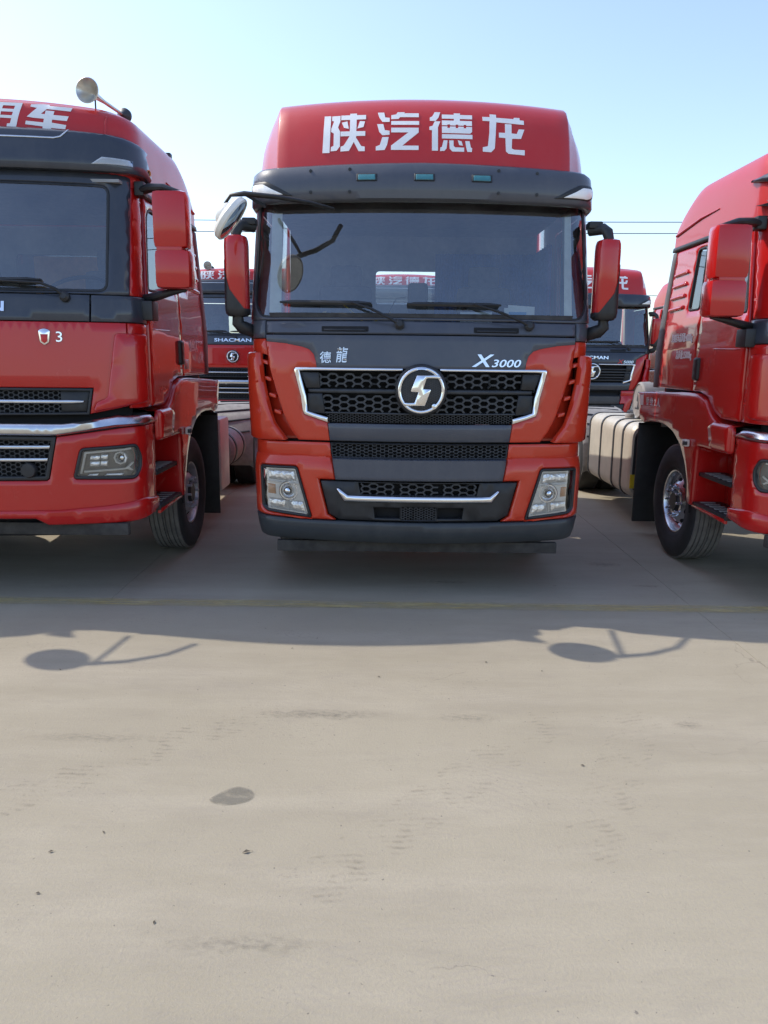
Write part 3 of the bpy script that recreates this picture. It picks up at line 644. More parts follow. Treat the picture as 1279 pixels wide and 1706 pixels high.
        mm.box((mx, .46, 2.73), (.25, .19, .395), .045); mm.box((s * 1.46, .46, 2.53), (.19, .165, .1), .02)
        mir_ = B(mm, 'mirror', paint); mir_.location.z = mdz
        B(MB().box((s * 1.48, .46, 2.39), (.26, .2, .275), .045), 'lower_shell', paint, mir_)
        B(MB().box((mx, .556, 2.735), (.2, .01, .31), .003).box((s * 1.48, .561, 2.385), (.21, .01, .2), .003), 'mirror_glass', 'mirror', mir_)
        B(MB().box((s * 1.215, .60, 2.965), (.07, .12, .10), .012).tube([(s * 1.2, .6, 2.955), (s * 1.3, .53, 2.965), (s * 1.42, .47, 2.955), (s * 1.56, .45, 2.915)], [.04, .042, .036, .018], 10, flat=.75), 'upper_arm', 'plas', mir_)
        B(MB().tube([(s * 1.2, .55, 2.185), (s * 1.32, .5, 2.205), (s * 1.45, .46, 2.235), (s * 1.56, .45, 2.25)], [.045, .045, .035, .014], 10, flat=.7).box((s * 1.25, .50, 2.10), (.12, .16, .14), .015), 'lower_arm', 'plas', mir_)
        if sidetext and s in sidetext:
            par, items = pan, sidetext[s]
            for (body, h, y, z, what, sxx) in items:
                if what == 'fender': text('hand_lettering', body, h, fo_, y, z, 'white', fen, zf, off=.032, th=.002, bold=.015, flip=s, sx=sxx)
                else: text('door_lettering', body, h, sm, y, z, 'white', pan, zf, off=.007, th=.002, bold=.022, flip=s, sx=sxx)
            if s < 0: S('pale_sticker', [(2.60, 1.40), (2.69, 1.395), (2.71, 1.505), (2.61, 1.51)], fo_, 'paper', fen, off=.033, th=.003, res=.2, bev=0)
            else: S('inspection_plate', [(1.52, 1.66), (1.66, 1.66), (1.66, 1.745), (1.52, 1.745)], sm, 'steel', pan, off=.008, th=.004, res=.2, bev=.002)
    # cab inside and behind
    bk = lambda u, z, off=0.: (u, 2.26 + off, z)
    wr = rp([(-.5, 2.3), (.5, 2.3), (.5, 2.7), (-.5, 2.7)], .04)
    S('back_wall', [(-1.2, 1.2), (1.2, 1.2), (1.17, 2.95), (-1.17, 2.95)], bk, 'liner', holes=[wr], off=0, th=.03, res=.3, bev=0)
    S('rear_window', wr, bk, 'sglass', off=-.01, th=0, res=.3, bev=0)
    B(MB().box((0, 1.35, 1.32), (2.36, 1.75, .06)), 'cab_floor', 'chas')
    B(MB().box((0, 1.33, 2.985), (2.24, 1.86, .02)), 'roof_lining', 'liner'); B(MB().box((0, 2.2, 2.5), (.62, .02, .36)), 'curtain', 'tan')
    B(MB().box((0, .62, 1.98), (2.2, .5, .30), .06), 'dashboard', 'plas')
    seat(root, -.62, 1.35, 1.75, zf); seat(root, .62, 1.35, 1.75, zf); steering(root, (.60, .86, 2.26), zf)
    chassis(root, 1.75, 5.55, 'satin' if near == 2 else 'steel', bool(near))
    if near:
        fuel_tank(root, -1, 3.08, 4.85, 'tank', True)
        m = MB().box((.95, 3.32, .70), (.52, .46, .80), .03); bx = m.build('battery_box', 'offw', root)
        t = MB(); t.lathe((.98, 4.2, .66), (0, 1, 0), [(0, -.42), (.2, -.42), (.235, -.38), (.235, .38), (.2, .42), (0, .42)], 28); at = t.build('air_tank', 'dustgrey', root)
        for y in (3.95, 4.45): MB().lathe((.98, y, .66), (0, 1, 0), [(.236, -.03), (.244, -.03), (.244, .03), (.236, .03)], 28).build('strap', 'plas', at)
        q = MB(); q.lathe((-.52, 3.75, 1.33), (-1, 0, 0), [(.0, -.3), (.17, -.3), (.19, -.26), (.19, .10), (.205, .12), (.205, .30), (.215, .32), (.21, .42), (.19, .44), (.185, .43), (.0, .43)], 36); af = q.build('air_filter', 'dustgrey', root)
        k = .155 / 490
        sheet('embossed_symbol', [(3.75 - (x - 640) * k, 1.33 - (y - 610) * k) for x, y in LOGO], lambda y, z, off=0.: (-.95 - off, y, z), 'plasg', af, off=.002, th=.006, res=.1, bev=.002)
        MB().tube([(-.6, 3.7, 1.5), (-.66, 3.1, 1.66), (-.7, 2.6, 1.7), (-.6, 2.5, 2.2)], .07, 10).build('intake_duct', 'dustgrey', root)
        MB().box((0, 2.75, 1.25), (1.3, .5, .4), .06).build('gearbox_cover', 'chas', root)
        B(MB().box((-.2, 3.5, 2.3), (1.7, 2.2, 1.9), .06), 'added_shade_box', 'strip') if near == 1 and loc[1] < 10 else None  # unseen box added behind the cab to shade the gap beside it
    return root

# ------------------------------------------------------------------ two-tone cab with wide grille
def truck_a(label, loc, variant='X3000', main=True, group=None):
    W = Wrap(4., .22, [(.3, 1.20), (.45, 1.215), (.6, 1.242), (.95, 1.248), (1.1, 1.235), (1.9, 1.255), (2.05, 1.275), (2.85, 1.245), (3.2, 1.24)],
             [(.3, .09), (.42, .05), (.47, .0), (.88, -.01), (1.05, -.006), (1.06, .026), (1.18, .03), (1.3, .02), (1.7, .02), (1.95, .05), (2.05, .08), (2.85, .26), (3.2, .3)])
    root = empty('tractor_truck', loc, label, 'truck', group); fm = W.at
    S = lambda n, p, f, m, par=root, **k: sheet(n, p, f, m, par, None, **k)
    B = lambda mb, n, m, par=root, **k: mb.build(n, m, par, **k)
    full = lambda right: right + [(-u, v) for u, v in reversed(right) if abs(u) > 1e-6]
    rs = .055 if main else .13
    red = 'orange' if main else 'redb'; gd = 'grey' if main else 'navy'
    ue = W.uend(.9, .62)
    # ---- bumper
    hl = rp([(.80, .600), (1.165, .635), (1.215, .665), (1.225, .985), (.912, .985)], .022)
    rb = [(.648, 1.058), (.650, 1.072), (ue, 1.072), (ue, .62), (1.25, .605), (.85, .592), (.62, .594), (.682, .632), (.748, .897), (.622, .897)]
    bmp = None
    for s in (1, -1):
        P = (lambda p: p) if s > 0 else mir
        q = S('bumper_corner', P(rb[::-1]), fm, red, root, holes=[P(hl)], off=.004, th=.05, res=rs, bev=.014)
        S('bumper_ledge', P([(.652, 1.062), (ue - .04, 1.062), (ue - .04, 1.165), (.663, 1.165)]), fm, red, q, off=.0, th=.02, res=rs, bev=.004)
        h = S('headlight', P(hl), fm, 'plas', root, holes=[P(inset(hl, .019))], off=.004, th=.07, res=.05, bev=.006)
        inn = inset(hl, .017)
        S('reflector', P(inn), fm, 'lampin', h, off=-.035, th=.01, res=.06, bev=0)
        S('lens', P(inn), fm, 'lens', h, off=-.006, th=.003, res=.06, bev=0)
        if main:
            rim = inset(hl, .019)
            S('chrome_surround', P(rim), fm, 'lampin', h, holes=[P(inset(rim, .012))], off=-.012, th=.06, res=.06, bev=.003)
            S('main_beam_cell', P([(.925, .866), (1.165, .872), (1.165, .952), (.94, .952)]), fm, 'facet', h, off=-.022, th=.03, res=.03, bev=.012)
            S('divider', P([(.89, .845), (1.195, .858), (1.195, .868), (.895, .856)]), fm, 'lampin', h, off=-.02, th=.05, res=.05, bev=.003)
            S('turn_indicator', P([(1.095, .762), (1.18, .765), (1.182, .842), (1.098, .838)]), fm, 'amber', h, off=-.03, th=.03, res=.04, bev=.006)
            S('low_cell', P([(1.01, .652), (1.15, .662), (1.165, .735), (1.01, .73)]), fm, 'facet', h, off=-.022, th=.03, res=.03, bev=.012)
            S('low_cell', P([(.845, .632), (.992, .65), (.992, .727), (.87, .722)]), fm, 'facet', h, off=-.022, th=.03, res=.03, bev=.012)
            S('divider', P([(.996, .645), (1.006, .645), (1.006, .735), (.996, .735)]), fm, 'lampin', h, off=-.02, th=.05, res=.05, bev=.003)
            c = fm(s * .995, .795, -.055)
            B(MB().lathe(c, (0, -1, 0), [(.074, 0), (.074, .03), (.068, .036), (.060, .036), (.056, .03), (.054, .02), (.046, .03), (.04, .028)], 28), 'projector_ring', 'satin', h)
            B(MB().lathe(c, (0, -1, 0), [(.041, .02), (.034, .04), (.018, .052), (0, .056)], 24), 'projector', 'mirror', h)
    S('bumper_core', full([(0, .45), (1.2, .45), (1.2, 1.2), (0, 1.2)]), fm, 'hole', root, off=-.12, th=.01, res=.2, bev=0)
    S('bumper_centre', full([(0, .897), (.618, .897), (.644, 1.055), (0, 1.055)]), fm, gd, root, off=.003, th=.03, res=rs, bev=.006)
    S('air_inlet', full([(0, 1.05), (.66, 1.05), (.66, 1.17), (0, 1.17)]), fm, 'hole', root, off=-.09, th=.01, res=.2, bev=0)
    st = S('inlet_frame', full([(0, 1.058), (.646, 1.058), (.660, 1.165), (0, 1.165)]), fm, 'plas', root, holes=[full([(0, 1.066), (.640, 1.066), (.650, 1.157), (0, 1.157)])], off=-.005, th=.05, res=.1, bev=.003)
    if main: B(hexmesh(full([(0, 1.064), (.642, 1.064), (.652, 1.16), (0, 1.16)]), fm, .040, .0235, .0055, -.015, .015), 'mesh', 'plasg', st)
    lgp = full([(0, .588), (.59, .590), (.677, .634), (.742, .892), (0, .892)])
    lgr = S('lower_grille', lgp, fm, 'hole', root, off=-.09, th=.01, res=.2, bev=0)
    op = [(.14, .615), (.325, .615), (.335, .695), (.14, .695)]
    cen = [(-.13, .605), (.13, .605), (.13, .70), (-.13, .70)]
    mid = [(-.43, .79), (.43, .79), (.45, .878), (-.45, .878)]
    S('grille_plate', inset(lgp, .006), fm, 'plas', lgr, holes=[op, mir(op), cen, mid], off=-.012, th=.05, res=.08, bev=.006)
    if main:
        for a, b in ((-.43, -.18), (-.14, .14), (.18, .43)):
            B(hexmesh([(a, .792), (b, .792), (b, .876), (a, .876)], fm, .075, .040, .011, -.02, .03), 'mesh', 'plasg', lgr)
        B(hexmesh(cen, fm, .026, .018, .005, -.02, .012), 'mesh', 'plasg', lgr)
    S('chrome_strip', [(-.612, .834), (-.590, .838), (-.522, .786), (.522, .784), (.576, .830), (.598, .826), (.538, .738), (-.552, .738)], fm, 'chrome', lgr, off=.022, th=.05, res=.06, bev=.010)
    S('bumper_lip', full([(0, .415), (1.2, .425), (ue, .46), (ue, .614), (1.25, .60), (.85, .586), (0, .583)]), fm, 'lip', root, off=.004, th=.04, res=rs, bev=.008)
    B(MB().box((0, .20, .362), (2.14, .05, .085), .008), 'underguard', 'rust')
    # ---- front panel and grille
    gz = [(-.93, 1.70), (.93, 1.70), (.86, 1.50), (.845, 1.37), (.67, 1.31), (-.67, 1.31), (-.845, 1.37), (-.86, 1.50)]
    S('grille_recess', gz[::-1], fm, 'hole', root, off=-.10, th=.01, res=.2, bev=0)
    seam = [(1.15, 1.935), (1.146, 1.89), (1.124, 1.72), (1.07, 1.54), (1.015, 1.372), (.955, 1.25), (.90, 1.18)]
    edge = [(1.144, 1.888), (1.0, 1.876), (.87, 1.853), (.815, 1.835), (.78, 1.80), (.764, 1.75), (.758, 1.702)]
    if variant == 'X3000':
        S('front_panel', full([(0, 1.702)] + edge[::-1] + [(1.15, 1.936), (0, 1.936)]), fm, gd, root, off=0, th=.02, res=rs, bev=.002)
        for s in (1, -1):
            P = (lambda p: p) if s > 0 else mir
            S('painted_side', P((edge[:-1] + [(.7585, 1.7), (.922, 1.7), (.87, 1.50), (.853, 1.368), (.68, 1.312), (.664, 1.18), (.90, 1.18)] + seam[-2:0:-1])[::-1]), fm, red, root, off=0, th=.07, res=rs, bev=.002)
        S('lower_panel', full([(0, 1.18), (.662, 1.18), (.676, 1.308), (0, 1.308)]), fm, gd, root, off=.003, th=.025, res=rs, bev=.006)
    else:
        S('front_panel', full([(0, 1.702), (.93, 1.702), (.95, 1.80), (1.146, 1.89), (1.15, 1.936), (0, 1.936)]), fm, gd, root, off=0, th=.02, res=rs, bev=.002)
        for s in (1, -1):
            P = (lambda p: p) if s > 0 else mir
            S('painted_side', P(([(1.144, 1.888), (.952, 1.798), (.93, 1.70), (.87, 1.50), (.853, 1.368), (.82, 1.18), (.90, 1.18)] + seam[-2:0:-1])[::-1]), fm, red, root, off=0, th=.07, res=rs, bev=.002)
        S('lower_panel', full([(0, 1.18), (.815, 1.18), (.845, 1.33), (0, 1.33)]), fm, gd, root, off=.003, th=.025, res=rs, bev=.006)
    gr = S('grille', full([(0, 1.525), (.82, 1.525), (.83, 1.555), (.0, 1.56)]), fm, 'plasg', root, off=-.012, th=.04, res=.08, bev=.008)
    for s in (1, -1):
        P = (lambda p: p) if s > 0 else mir
        S('grille_blade', P([(.735, 1.56), (.84, 1.558), (.885, 1.675), (.745, 1.672)]), fm, 'plas', gr, off=-.008, th=.03, res=.08, bev=.006)
        S('grille_blade', P([(.70, 1.375), (.825, 1.385), (.83, 1.52), (.72, 1.522)]), fm, 'plas', gr, off=-.008, th=.03, res=.08, bev=.006)
        c = [(.13, 1.708), (.13, 1.686), (.885, 1.683), (.835, 1.50), (.825, 1.392), (.672, 1.352), (.672, 1.312), (.852, 1.366), (.866, 1.40), (.878, 1.50), (.928, 1.69), (.915, 1.708)]
        S('chrome_trim', P(c), fm, 'chrome', gr, off=.016, th=.05, res=.06, bev=.007)
    if main:
        for a, b in ((-.745, -.12), (.12, .745)):
            B(hexmesh([(a, 1.57), (b, 1.57), (b, 1.672), (a, 1.672)], fm, .082, .046, .013, -.02, .04), 'mesh', 'plasg', gr)
            B(hexmesh([(a * .97, 1.392), (b * .97, 1.392), (b * .97, 1.512), (a * .97, 1.512)], fm, .082, .046, .013, -.02, .04), 'mesh', 'plasg', gr)
        B(hexmesh([(-.67, 1.315), (.67, 1.315), (.69, 1.375), (-.69, 1.375)], fm, .026, .018, .005, -.02, .02), 'mesh', 'plas', gr)
        S('mesh_bar', full([(0, 1.374), (.70, 1.378), (.70, 1.39), (0, 1.388)]), fm, 'plasg', gr, off=-.012, th=.04, res=.1, bev=.003)
    else:
        for k in range(5):
            z = 1.36 + .055 * k; S('grille_bar', full([(0, z), (.80, z), (.80, z + .03), (0, z + .03)]), fm, 'plas', gr, off=-.014, th=.03, res=.2, bev=.004)
    emblem(gr, fm, 0, 1.555, .185)
    if variant == 'X3000':
        a = text('badge_lettering', '德', .060, fm, -.69, 1.772, 'satin', root, bold=.012, off=.001, th=.006)
        text('badge_lettering', '龍', .080, fm, -.575, 1.788, 'satin', root, bold=.012, off=.001, th=.006, shear=.15, sx=.75)
        text('badge_lettering', 'X', .085, fm, .425, 1.762, 'chrome', root, bold=.02, off=.001, th=.007, shear=.3, sx=1.35)
        text('badge_lettering', '3000', .052, fm, .605, 1.746, 'chrome', root, bold=.012, off=.001, th=.006, shear=.25, sx=1.45)
    else:
        text('badge_lettering', 'SHACMAN', .062, fm, 0, 1.83, 'chrome', root, bold=.02, off=.001, th=.006, sx=1.6)
        text('badge_lettering', 'X', .08, fm, .58, 1.75, 'redp', root, bold=.01, off=.001, th=.006, shear=.3, sx=1.3)
        text('badge_lettering', '5000', .055, fm, .76, 1.745, 'satin', root, bold=.01, off=.001, th=.006, shear=.25, sx=1.4)
    # ---- corners
    for s in (1, -1):
        P = (lambda p: p) if s > 0 else mir
        uc = W.uend(1.5, .62)
        ch = [(1.158, 1.905), (1.152, 1.88), (1.13, 1.715), (1.076, 1.54), (1.021, 1.37), (.961, 1.247), (.908, 1.18), (uc, 1.175), (uc, 1.905)]
        S('corner_channel', P(ch), fm, red, root, off=-.085, th=.01, res=rs, bev=0)
        S('corner_cap', P([(1.156, 1.908), (1.138, 1.79), (1.19, 1.80), (uc, 1.80), (uc, 1.908)]), fm, red, root, off=0, th=.04, res=rs, bev=.006)
        va = rp([(1.195, 1.812), (1.172, 1.62), (1.12, 1.42), (1.08, 1.30), (.985, 1.178), (1.2, 1.172), (1.40, 1.18), (uc, 1.25), (uc, 1.80)], [.01, .03, .03, .03, .01, .05, .05, .01, .01])
        v = S('corner_vane', P(va), fm, red, root, off=.048, th=.06, res=rs, bev=.014)
        if main:
            for z, u in ((1.72, 1.155), (1.60, 1.13), (1.48, 1.095), (1.36, 1.055)):
                S('vane_peg', P(rp([(u - .02, z), (u + .035, z + .012), (u + .035, z + .04), (u - .015, z + .028)], .006)), fm, red, v, off=.0, th=.05, res=.05, bev=.006)
        S('pillar_foot', P([(1.156, 1.913), (uc, 1.913), (W.uend(2.04, .56), 2.04), (1.156, 2.04)]), fm, gd, root, off=0, th=.03, res=rs, bev=.004)
    # ---- cowl, windscreen
    cw = S('cowl_panel', full([(0, 1.944), (1.15, 1.944), (1.15, 2.036), (0, 2.036)]), fm, gd, root, off=.004, th=.03, res=rs, bev=.010)
    for a, b in ((-.72, -.38), (.37, .70)):
        S('grab_slot', rp([(a, 1.96), (b, 1.96), (b, 1.998), (a, 1.998)], .008), fm, 'hole', cw, off=.0065, th=.002, res=.1, bev=0)
        S('grab_handle', [(a + .02, 1.966), (b - .02, 1.966), (b - .02, 1.98), (a + .02, 1.98)], fm, 'plas', cw, off=.016, th=.008, res=.1, bev=.003)
    wp = rp([(-1.20, 2.062), (1.20, 2.062), (1.285, 2.17), (1.25, 2.89), (-1.25, 2.89), (-1.285, 2.17)], [.12, .12, .12, .03, .03, .12], 6)
    ut = 2.94
    fr = [(-W.uend(2.042, .56), 2.042), (W.uend(2.042, .56), 2.042), (W.uend(ut, .72), ut), (-W.uend(ut, .72), ut)]
    S('windscreen_frame', fr, fm, gd, root, holes=[wp], off=0, th=.035, res=rs, bev=.008)
    gl = S('windscreen', wp, fm, 'glass', root, off=-.012, th=0, res=.06, bev=0)
    S('rubber_seal', wp, fm, 'plas', gl, holes=[inset(wp, .014)], off=-.006, th=.005, res=.06, bev=.002)
    S('lower_seal', full([(0, 2.062), (1.12, 2.062), (1.13, 2.095), (0, 2.09)]), fm, 'rust', gl, off=-.003, th=.004, res=.08, bev=.001)
    wiper(root, fm, [(-.16, 2.01, .02), (-.22, 2.05, .05), (-.36, 2.12, .06), (-.50, 2.165, .05)], ((-1.03, 2.168), (-.36, 2.158)))
    wiper(root, fm, [(.78, 2.01, .02), (.70, 2.045, .05), (.56, 2.10, .06), (.36, 2.16, .05)], ((-.11, 2.155), (.56, 2.155)))
    # ---- visor
    uv = W.uend(2.95, .75)
    Wv = Wrap(4., .24, [(2.8, 1.25), (3.15, 1.225)], [(2.82, .19), (2.87, .16), (2.99, .15), (3.14, .205)])
    vp = full([(0, 2.858), (1.2, 2.862), (uv, 2.84), (uv, 2.99), (1.45, 3.07), (1.2, 3.10), (0, 3.118)])
    vis = S('sun_visor', vp, Wv.at, gd, root, off=.02, th=.06, res=rs, bev=.016)
    for u in (-.40, 0, .40):
        f = S('marker_lamp', rp([(u - .072, 2.985), (u + .072, 2.985), (u + .072, 3.038), (u - .072, 3.038)], .008), Wv.at, 'plas', vis, off=.026, th=.01, res=.05, bev=.003)
        S('lens', rp([(u - .060, 2.992), (u + .060, 2.992), (u + .060, 3.031), (u - .060, 3.031)], .006), Wv.at, 'teal', f, off=.029, th=.006, res=.05, bev=.003)
    for s in (1, -1):
        P = (lambda p: p) if s > 0 else mir
        f = S('corner_lamp', P(rp([(.93, 2.90), (1.04, 2.96), (1.13, 3.005), (1.26, 3.015), (1.33, 2.985), (1.28, 2.93), (1.22, 2.905)], .01)), Wv.at, 'plas', vis, off=.027, th=.01, res=.05, bev=.004)
        S('lens', P(rp([(1.0, 2.91), (1.09, 2.95), (1.15, 2.985), (1.26, 2.995), (1.30, 2.975), (1.25, 2.93), (1.2, 2.913)], .01)), Wv.at, 'lampin', f, off=.030, th=.006, res=.05, bev=.003)
        if main:
            for u, z in ((.80, 3.065), (.52, 3.07), (.80, 2.92), (.52, 2.918)):
                B(MB().lathe(Wv.at(s * u, z, .02), (0, -1, 0), [(.012, 0), (.011, .006), (0, .007)], 10), 'screw', 'plas', vis)
            for z in (2.90, 2.95): B(MB().lathe(Wv.at(s * (uv - .05), z, .02), (s, 0, 0), [(.012, 0), (.011, .008), (0, .01)], 10), 'screw', 'plas', vis)
    B(MB().box((0, .36, 2.925), (2.2, .1, .06), .01), 'header_strip', 'rust', vis)
    # ---- roof fairing
    FY = [(3.07, .20), (3.2, .235), (3.35, .29), (3.48, .36), (3.555, .44), (3.595, .52), (3.61, .60)]
    HW = [(3.05, 1.255), (3.3, 1.225), (3.53, 1.15), (3.61, 1.10)]
    def ring(z):
        f, hw = tab(FY, z), tab(HW, z); cx = min(1.04, hw - .03)
        h = [(cx * t, f + .125 * t * t) for t in [k / 14 for k in range(15)]]
        h += [(cx + .012, f + .135), (cx + .02, f + .16), (cx + (hw - cx) * .45, f + .25), (cx + (hw - cx) * .8, f + .40), (hw, f + .62), (hw, 1.4), (hw - .02, 1.9), (hw - .06, 2.25)]
        return [(-x, y, z) for x, y in reversed(h[1:])] + [(x, y, z) for x, y in h]
    rings = [ring(z) for z in (3.07, 3.13, 3.2, 3.28, 3.35, 3.41, 3.47, 3.52, 3.555, 3.58, 3.595, 3.605, 3.61)]
    for r in rings:                                     # roof line rises a little to the middle
        for i, (x, y, z) in enumerate(r): r[i] = (x, y, z + .028 * max(0, (z - 3.07) / .54) * (1 - (x / 1.1) ** 2))
    top = rings[-1]
    for s_, dz in ((.97, .015), (.85, .04), (.5, .07), (.01, .08)): rings.append([(x * s_, 1.3 + (y - 1.3) * s_, z + dz) for x, y, z in top])
    fair = B(MB().loft(rings, True), 'roof_fairing', 'red', root, angle=70)
    def rf(u, z, off=0.):
        zz = z
        for _ in range(4): zz = z - .028 * max(0, (zz - 3.07) / .54) * (1 - (u / 1.1) ** 2)
        return (u, tab(FY, zz) + .125 * (u / 1.04) ** 2 - off, z + off * .2)
    for k, g, bx in ((0, 'shan', (580, 165, 855, 425)), (1, 'qi', (903, 165, 1177, 425)), (2, 'de', (70, 165, 342, 425)), (3, 'long', (400, 175, 670, 435))):
        a = -.720 + k * .376; glyph('character', g, bx, rf, (a, 3.195, a + .308, 3.487), 'white', fair)
    
    # ---- sides
    for s in (1, -1):
        sm = W.side(s)
        dw = rp([(.68, 2.12), (1.45, 2.12), (1.45, 2.74), (.78, 2.74)], [.06, .06, .06, .1])
        door = S('door', rp([(.57, 1.18), (1.0, 1.18), (1.25, 1.5), (1.53, 1.55), (1.53, 2.84), (.74, 2.84), (.58, 2.0)], .03), sm, red, root, holes=[dw], off=.004, th=.03, res=.12, bev=.006)
        g = S('window', dw, sm, 'sglass', door, off=-.01, th=0, res=.3, bev=0)
        S('window_seal', dw, sm, 'plas', g, holes=[inset(dw, .018)], off=.006, th=.014, res=.2, bev=.003)
        S('door_handle', rp([(1.36, 1.66), (1.48, 1.66), (1.48, 1.78), (1.36, 1.78)], .02), sm, 'plas', door, off=.034, th=.03, res=.05, bev=.012)
        S('rear_side_panel', [(1.54, 1.5), (2.3, 1.5), (2.3, 3.06), (.80, 3.06), (.75, 2.85), (1.54, 2.85)], sm, red, root, off=.004, th=.03, res=.12, bev=.006)
        fo_ = lambda y, z, off=0.: (s * (1.22 + off), y, z)
        fp = [(.62, .62), (.62, 1.16), (1.0, 1.17), (1.26, 1.49), (1.5, 1.54), (2.5, 1.49), (2.55, 1.2), (2.4, 1.2), (2.1, 1.24), (1.75, 1.22), (1.5, 1.12), (1.3, .9), (1.22, .62)]
        fen = S('front_fender', fp, fo_, red, root, off=.012, th=.03, res=.1, bev=.012)
        B(MB().loft([[(s * x, y, z) for y, z in fp[3:7]] for x in (1.23, .75)]), 'fender_top', red, fen)
        B(MB().loft([[(s * x, y, z) for y, z in fp[6:]] for x in (1.21, .72)]), 'wheel_arch_liner', 'hole', fen)
        for z in (.66, .90): B(MB().box((s * 1.15, .9, z), (.2, .5, .04), .01), 'step', 'plas', fen)
        # mirrors
        cx = s * 1.348; m = MB(); sec = rsec(.168, .20, .07, 5)
        m.loft([[(cx + a * f, .30 + b * f, z) for a, b in sec] for z, f in ((2.08, .80), (2.095, .93), (2.12, 1), (2.56, 1), (2.60, .97), (2.625, .88), (2.635, .6), (2.637, .01))], True)
        mr = B(m, 'mirror', 'redb')
        # dark lower cover, cut on the slant
        cv = []
        for a, b in sec:
            zt = 2.20 + s * a * 1.35
            if s * a > .05: zt += .16 * (s * a - .05) / .035
            cv.append((cx + a * 1.03, .30 + b * 1.03, zt))
        q = MB(); q.loft([[(cx + a * .78, .30 + b * .78, 2.068) for a, b in sec], [(cx + a * .96, .30 + b * .96, 2.085) for a, b in sec], [(cx + a * 1.03, .30 + b * 1.03, 2.12) for a, b in sec], cv], True); B(q, 'lower_cover', 'plas', mr)
        B(MB().box((cx, .402, 2.36), (.13, .01, .46), .003), 'mirror_glass', 'mirror', mr)
        B(MB().tube([(s * 1.24, .42, 2.715), (s * 1.32, .34, 2.715), (s * 1.34, .31, 2.69), (s * 1.36, .30, 2.62)], [.040, .040, .040, .034], 12).box((s * 1.265, .40, 2.745), (.10, .12, .05), .012), 'upper_arm', 'plas', mr)
        B(MB().tube([(s * 1.35, .30, 2.10), (s * 1.35, .30, 2.02), (s * 1.32, .32, 1.99), (s * 1.24, .42, 1.96), (s * 1.23, .45, 1.90)], [.04, .045, .05, .05, .04], 12), 'lower_arm', 'plas', mr)
    # ---- kerb-view mirror on its long arm
    if main: kerb_mirror(root)
    # ---- inside
    bk = lambda u, z, off=0.: (u, 2.22 + off, z)
    wr = rp([(-.36, 2.29), (.40, 2.29), (.40, 2.60), (-.36, 2.60)], .04)
    S('back_wall', [(-1.2, 1.2), (1.2, 1.2), (1.18, 3.06), (-1.18, 3.06)], bk, 'liner', root, holes=[wr], off=0, th=.03, res=.3, bev=0)
    S('rear_window', wr, bk, 'lens', root, off=-.01, th=0, res=.3, bev=0)
    B(MB().box((0, 1.4, 1.30), (2.3, 1.7, .06)), 'cab_floor', 'chas')
    B(MB().box((0, 1.3, 2.93), (2.3, 1.84, .02)), 'roof_lining', 'liner')
    B(MB().box((0, .66, 1.90), (2.2, .62, .30), .05), 'dashboard', 'plasg')
    seat(root, -.62, 1.35, 1.66); seat(root, .62, 1.35, 1.66); steering(root, (.60, .92, 2.13))
    if main:
        m = MB(); rg = [[], []]
        for k in range(61):
            x = .20 + .92 * k / 60; yy = 1.98 + .025 * math.sin(k * 1.5) + .01 * math.sin(k * .7)
            rg[0].append((x, yy, 1.7)); rg[1].append((x, yy, 2.74))
        for k in range(40): yy = 1.98 - .85 * k / 39; rg[0].append((1.12 + .02 * math.sin(k * 1.4), yy, 1.7)); rg[1].append((1.10 + .02 * math.sin(k * 1.4), yy, 2.72))
        m.loft(rg); B(m, 'curtain', 'blue')
        for s in (1, -1):
            B(MB().loft([[fm(s * u, z, -.07 - .05 * k) for z in (2.08, 2.3, 2.6, 2.84)] for k, u in enumerate((1.17, 1.20, 1.24))]).loft([[fm(s * u, z, -.07) for z in (2.10, 2.3, 2.6, 2.82)] for u in (1.09 - .03 * (s < 0), 1.17)]), 'pillar_trim', 'cream')
        for pts in (((-.86, 1.12, 2.02), (-.78, 1.22, 2.16)), ((-.62, 1.20, 2.22), (-.36, 1.14, 2.0)), ((-.42, 1.14, 2.04), (-.22, 1.2, 2.16))):
            B(MB().tube(pts, .022, 6, flat=.3), 'seat_belt', 'yel')
    chassis(root, 1.75, 5.55, 'steel', main)
    for s in (1, -1): S('added_shade_panel', rp([(2.34, .55), (4.85, .55), (4.85, 1.95), (3.2, 2.1), (2.95, 3.3), (2.34, 3.45)], .08), lambda y, z, off=0., s=s: (s * (1.235 + off), y, z), red, root, off=0, th=.03, res=.3, bev=.008)  # panels added behind the cab, out of view, to shade the ground alongside
    if False: fuel_tank(root, -1, 2.9, 4.7)
    MB().box((0, 2.8, 1.2), (1.4, .5, .4), .05).build('gearbox_cover', 'chas', root)
    return root
m_, N_, L_, b_ = new_mat('smoked_lamp_interior'); setp(b_, Base_Color=(.10, .095, .09), Roughness=.35, Metallic=.3); plain_lamp = m_

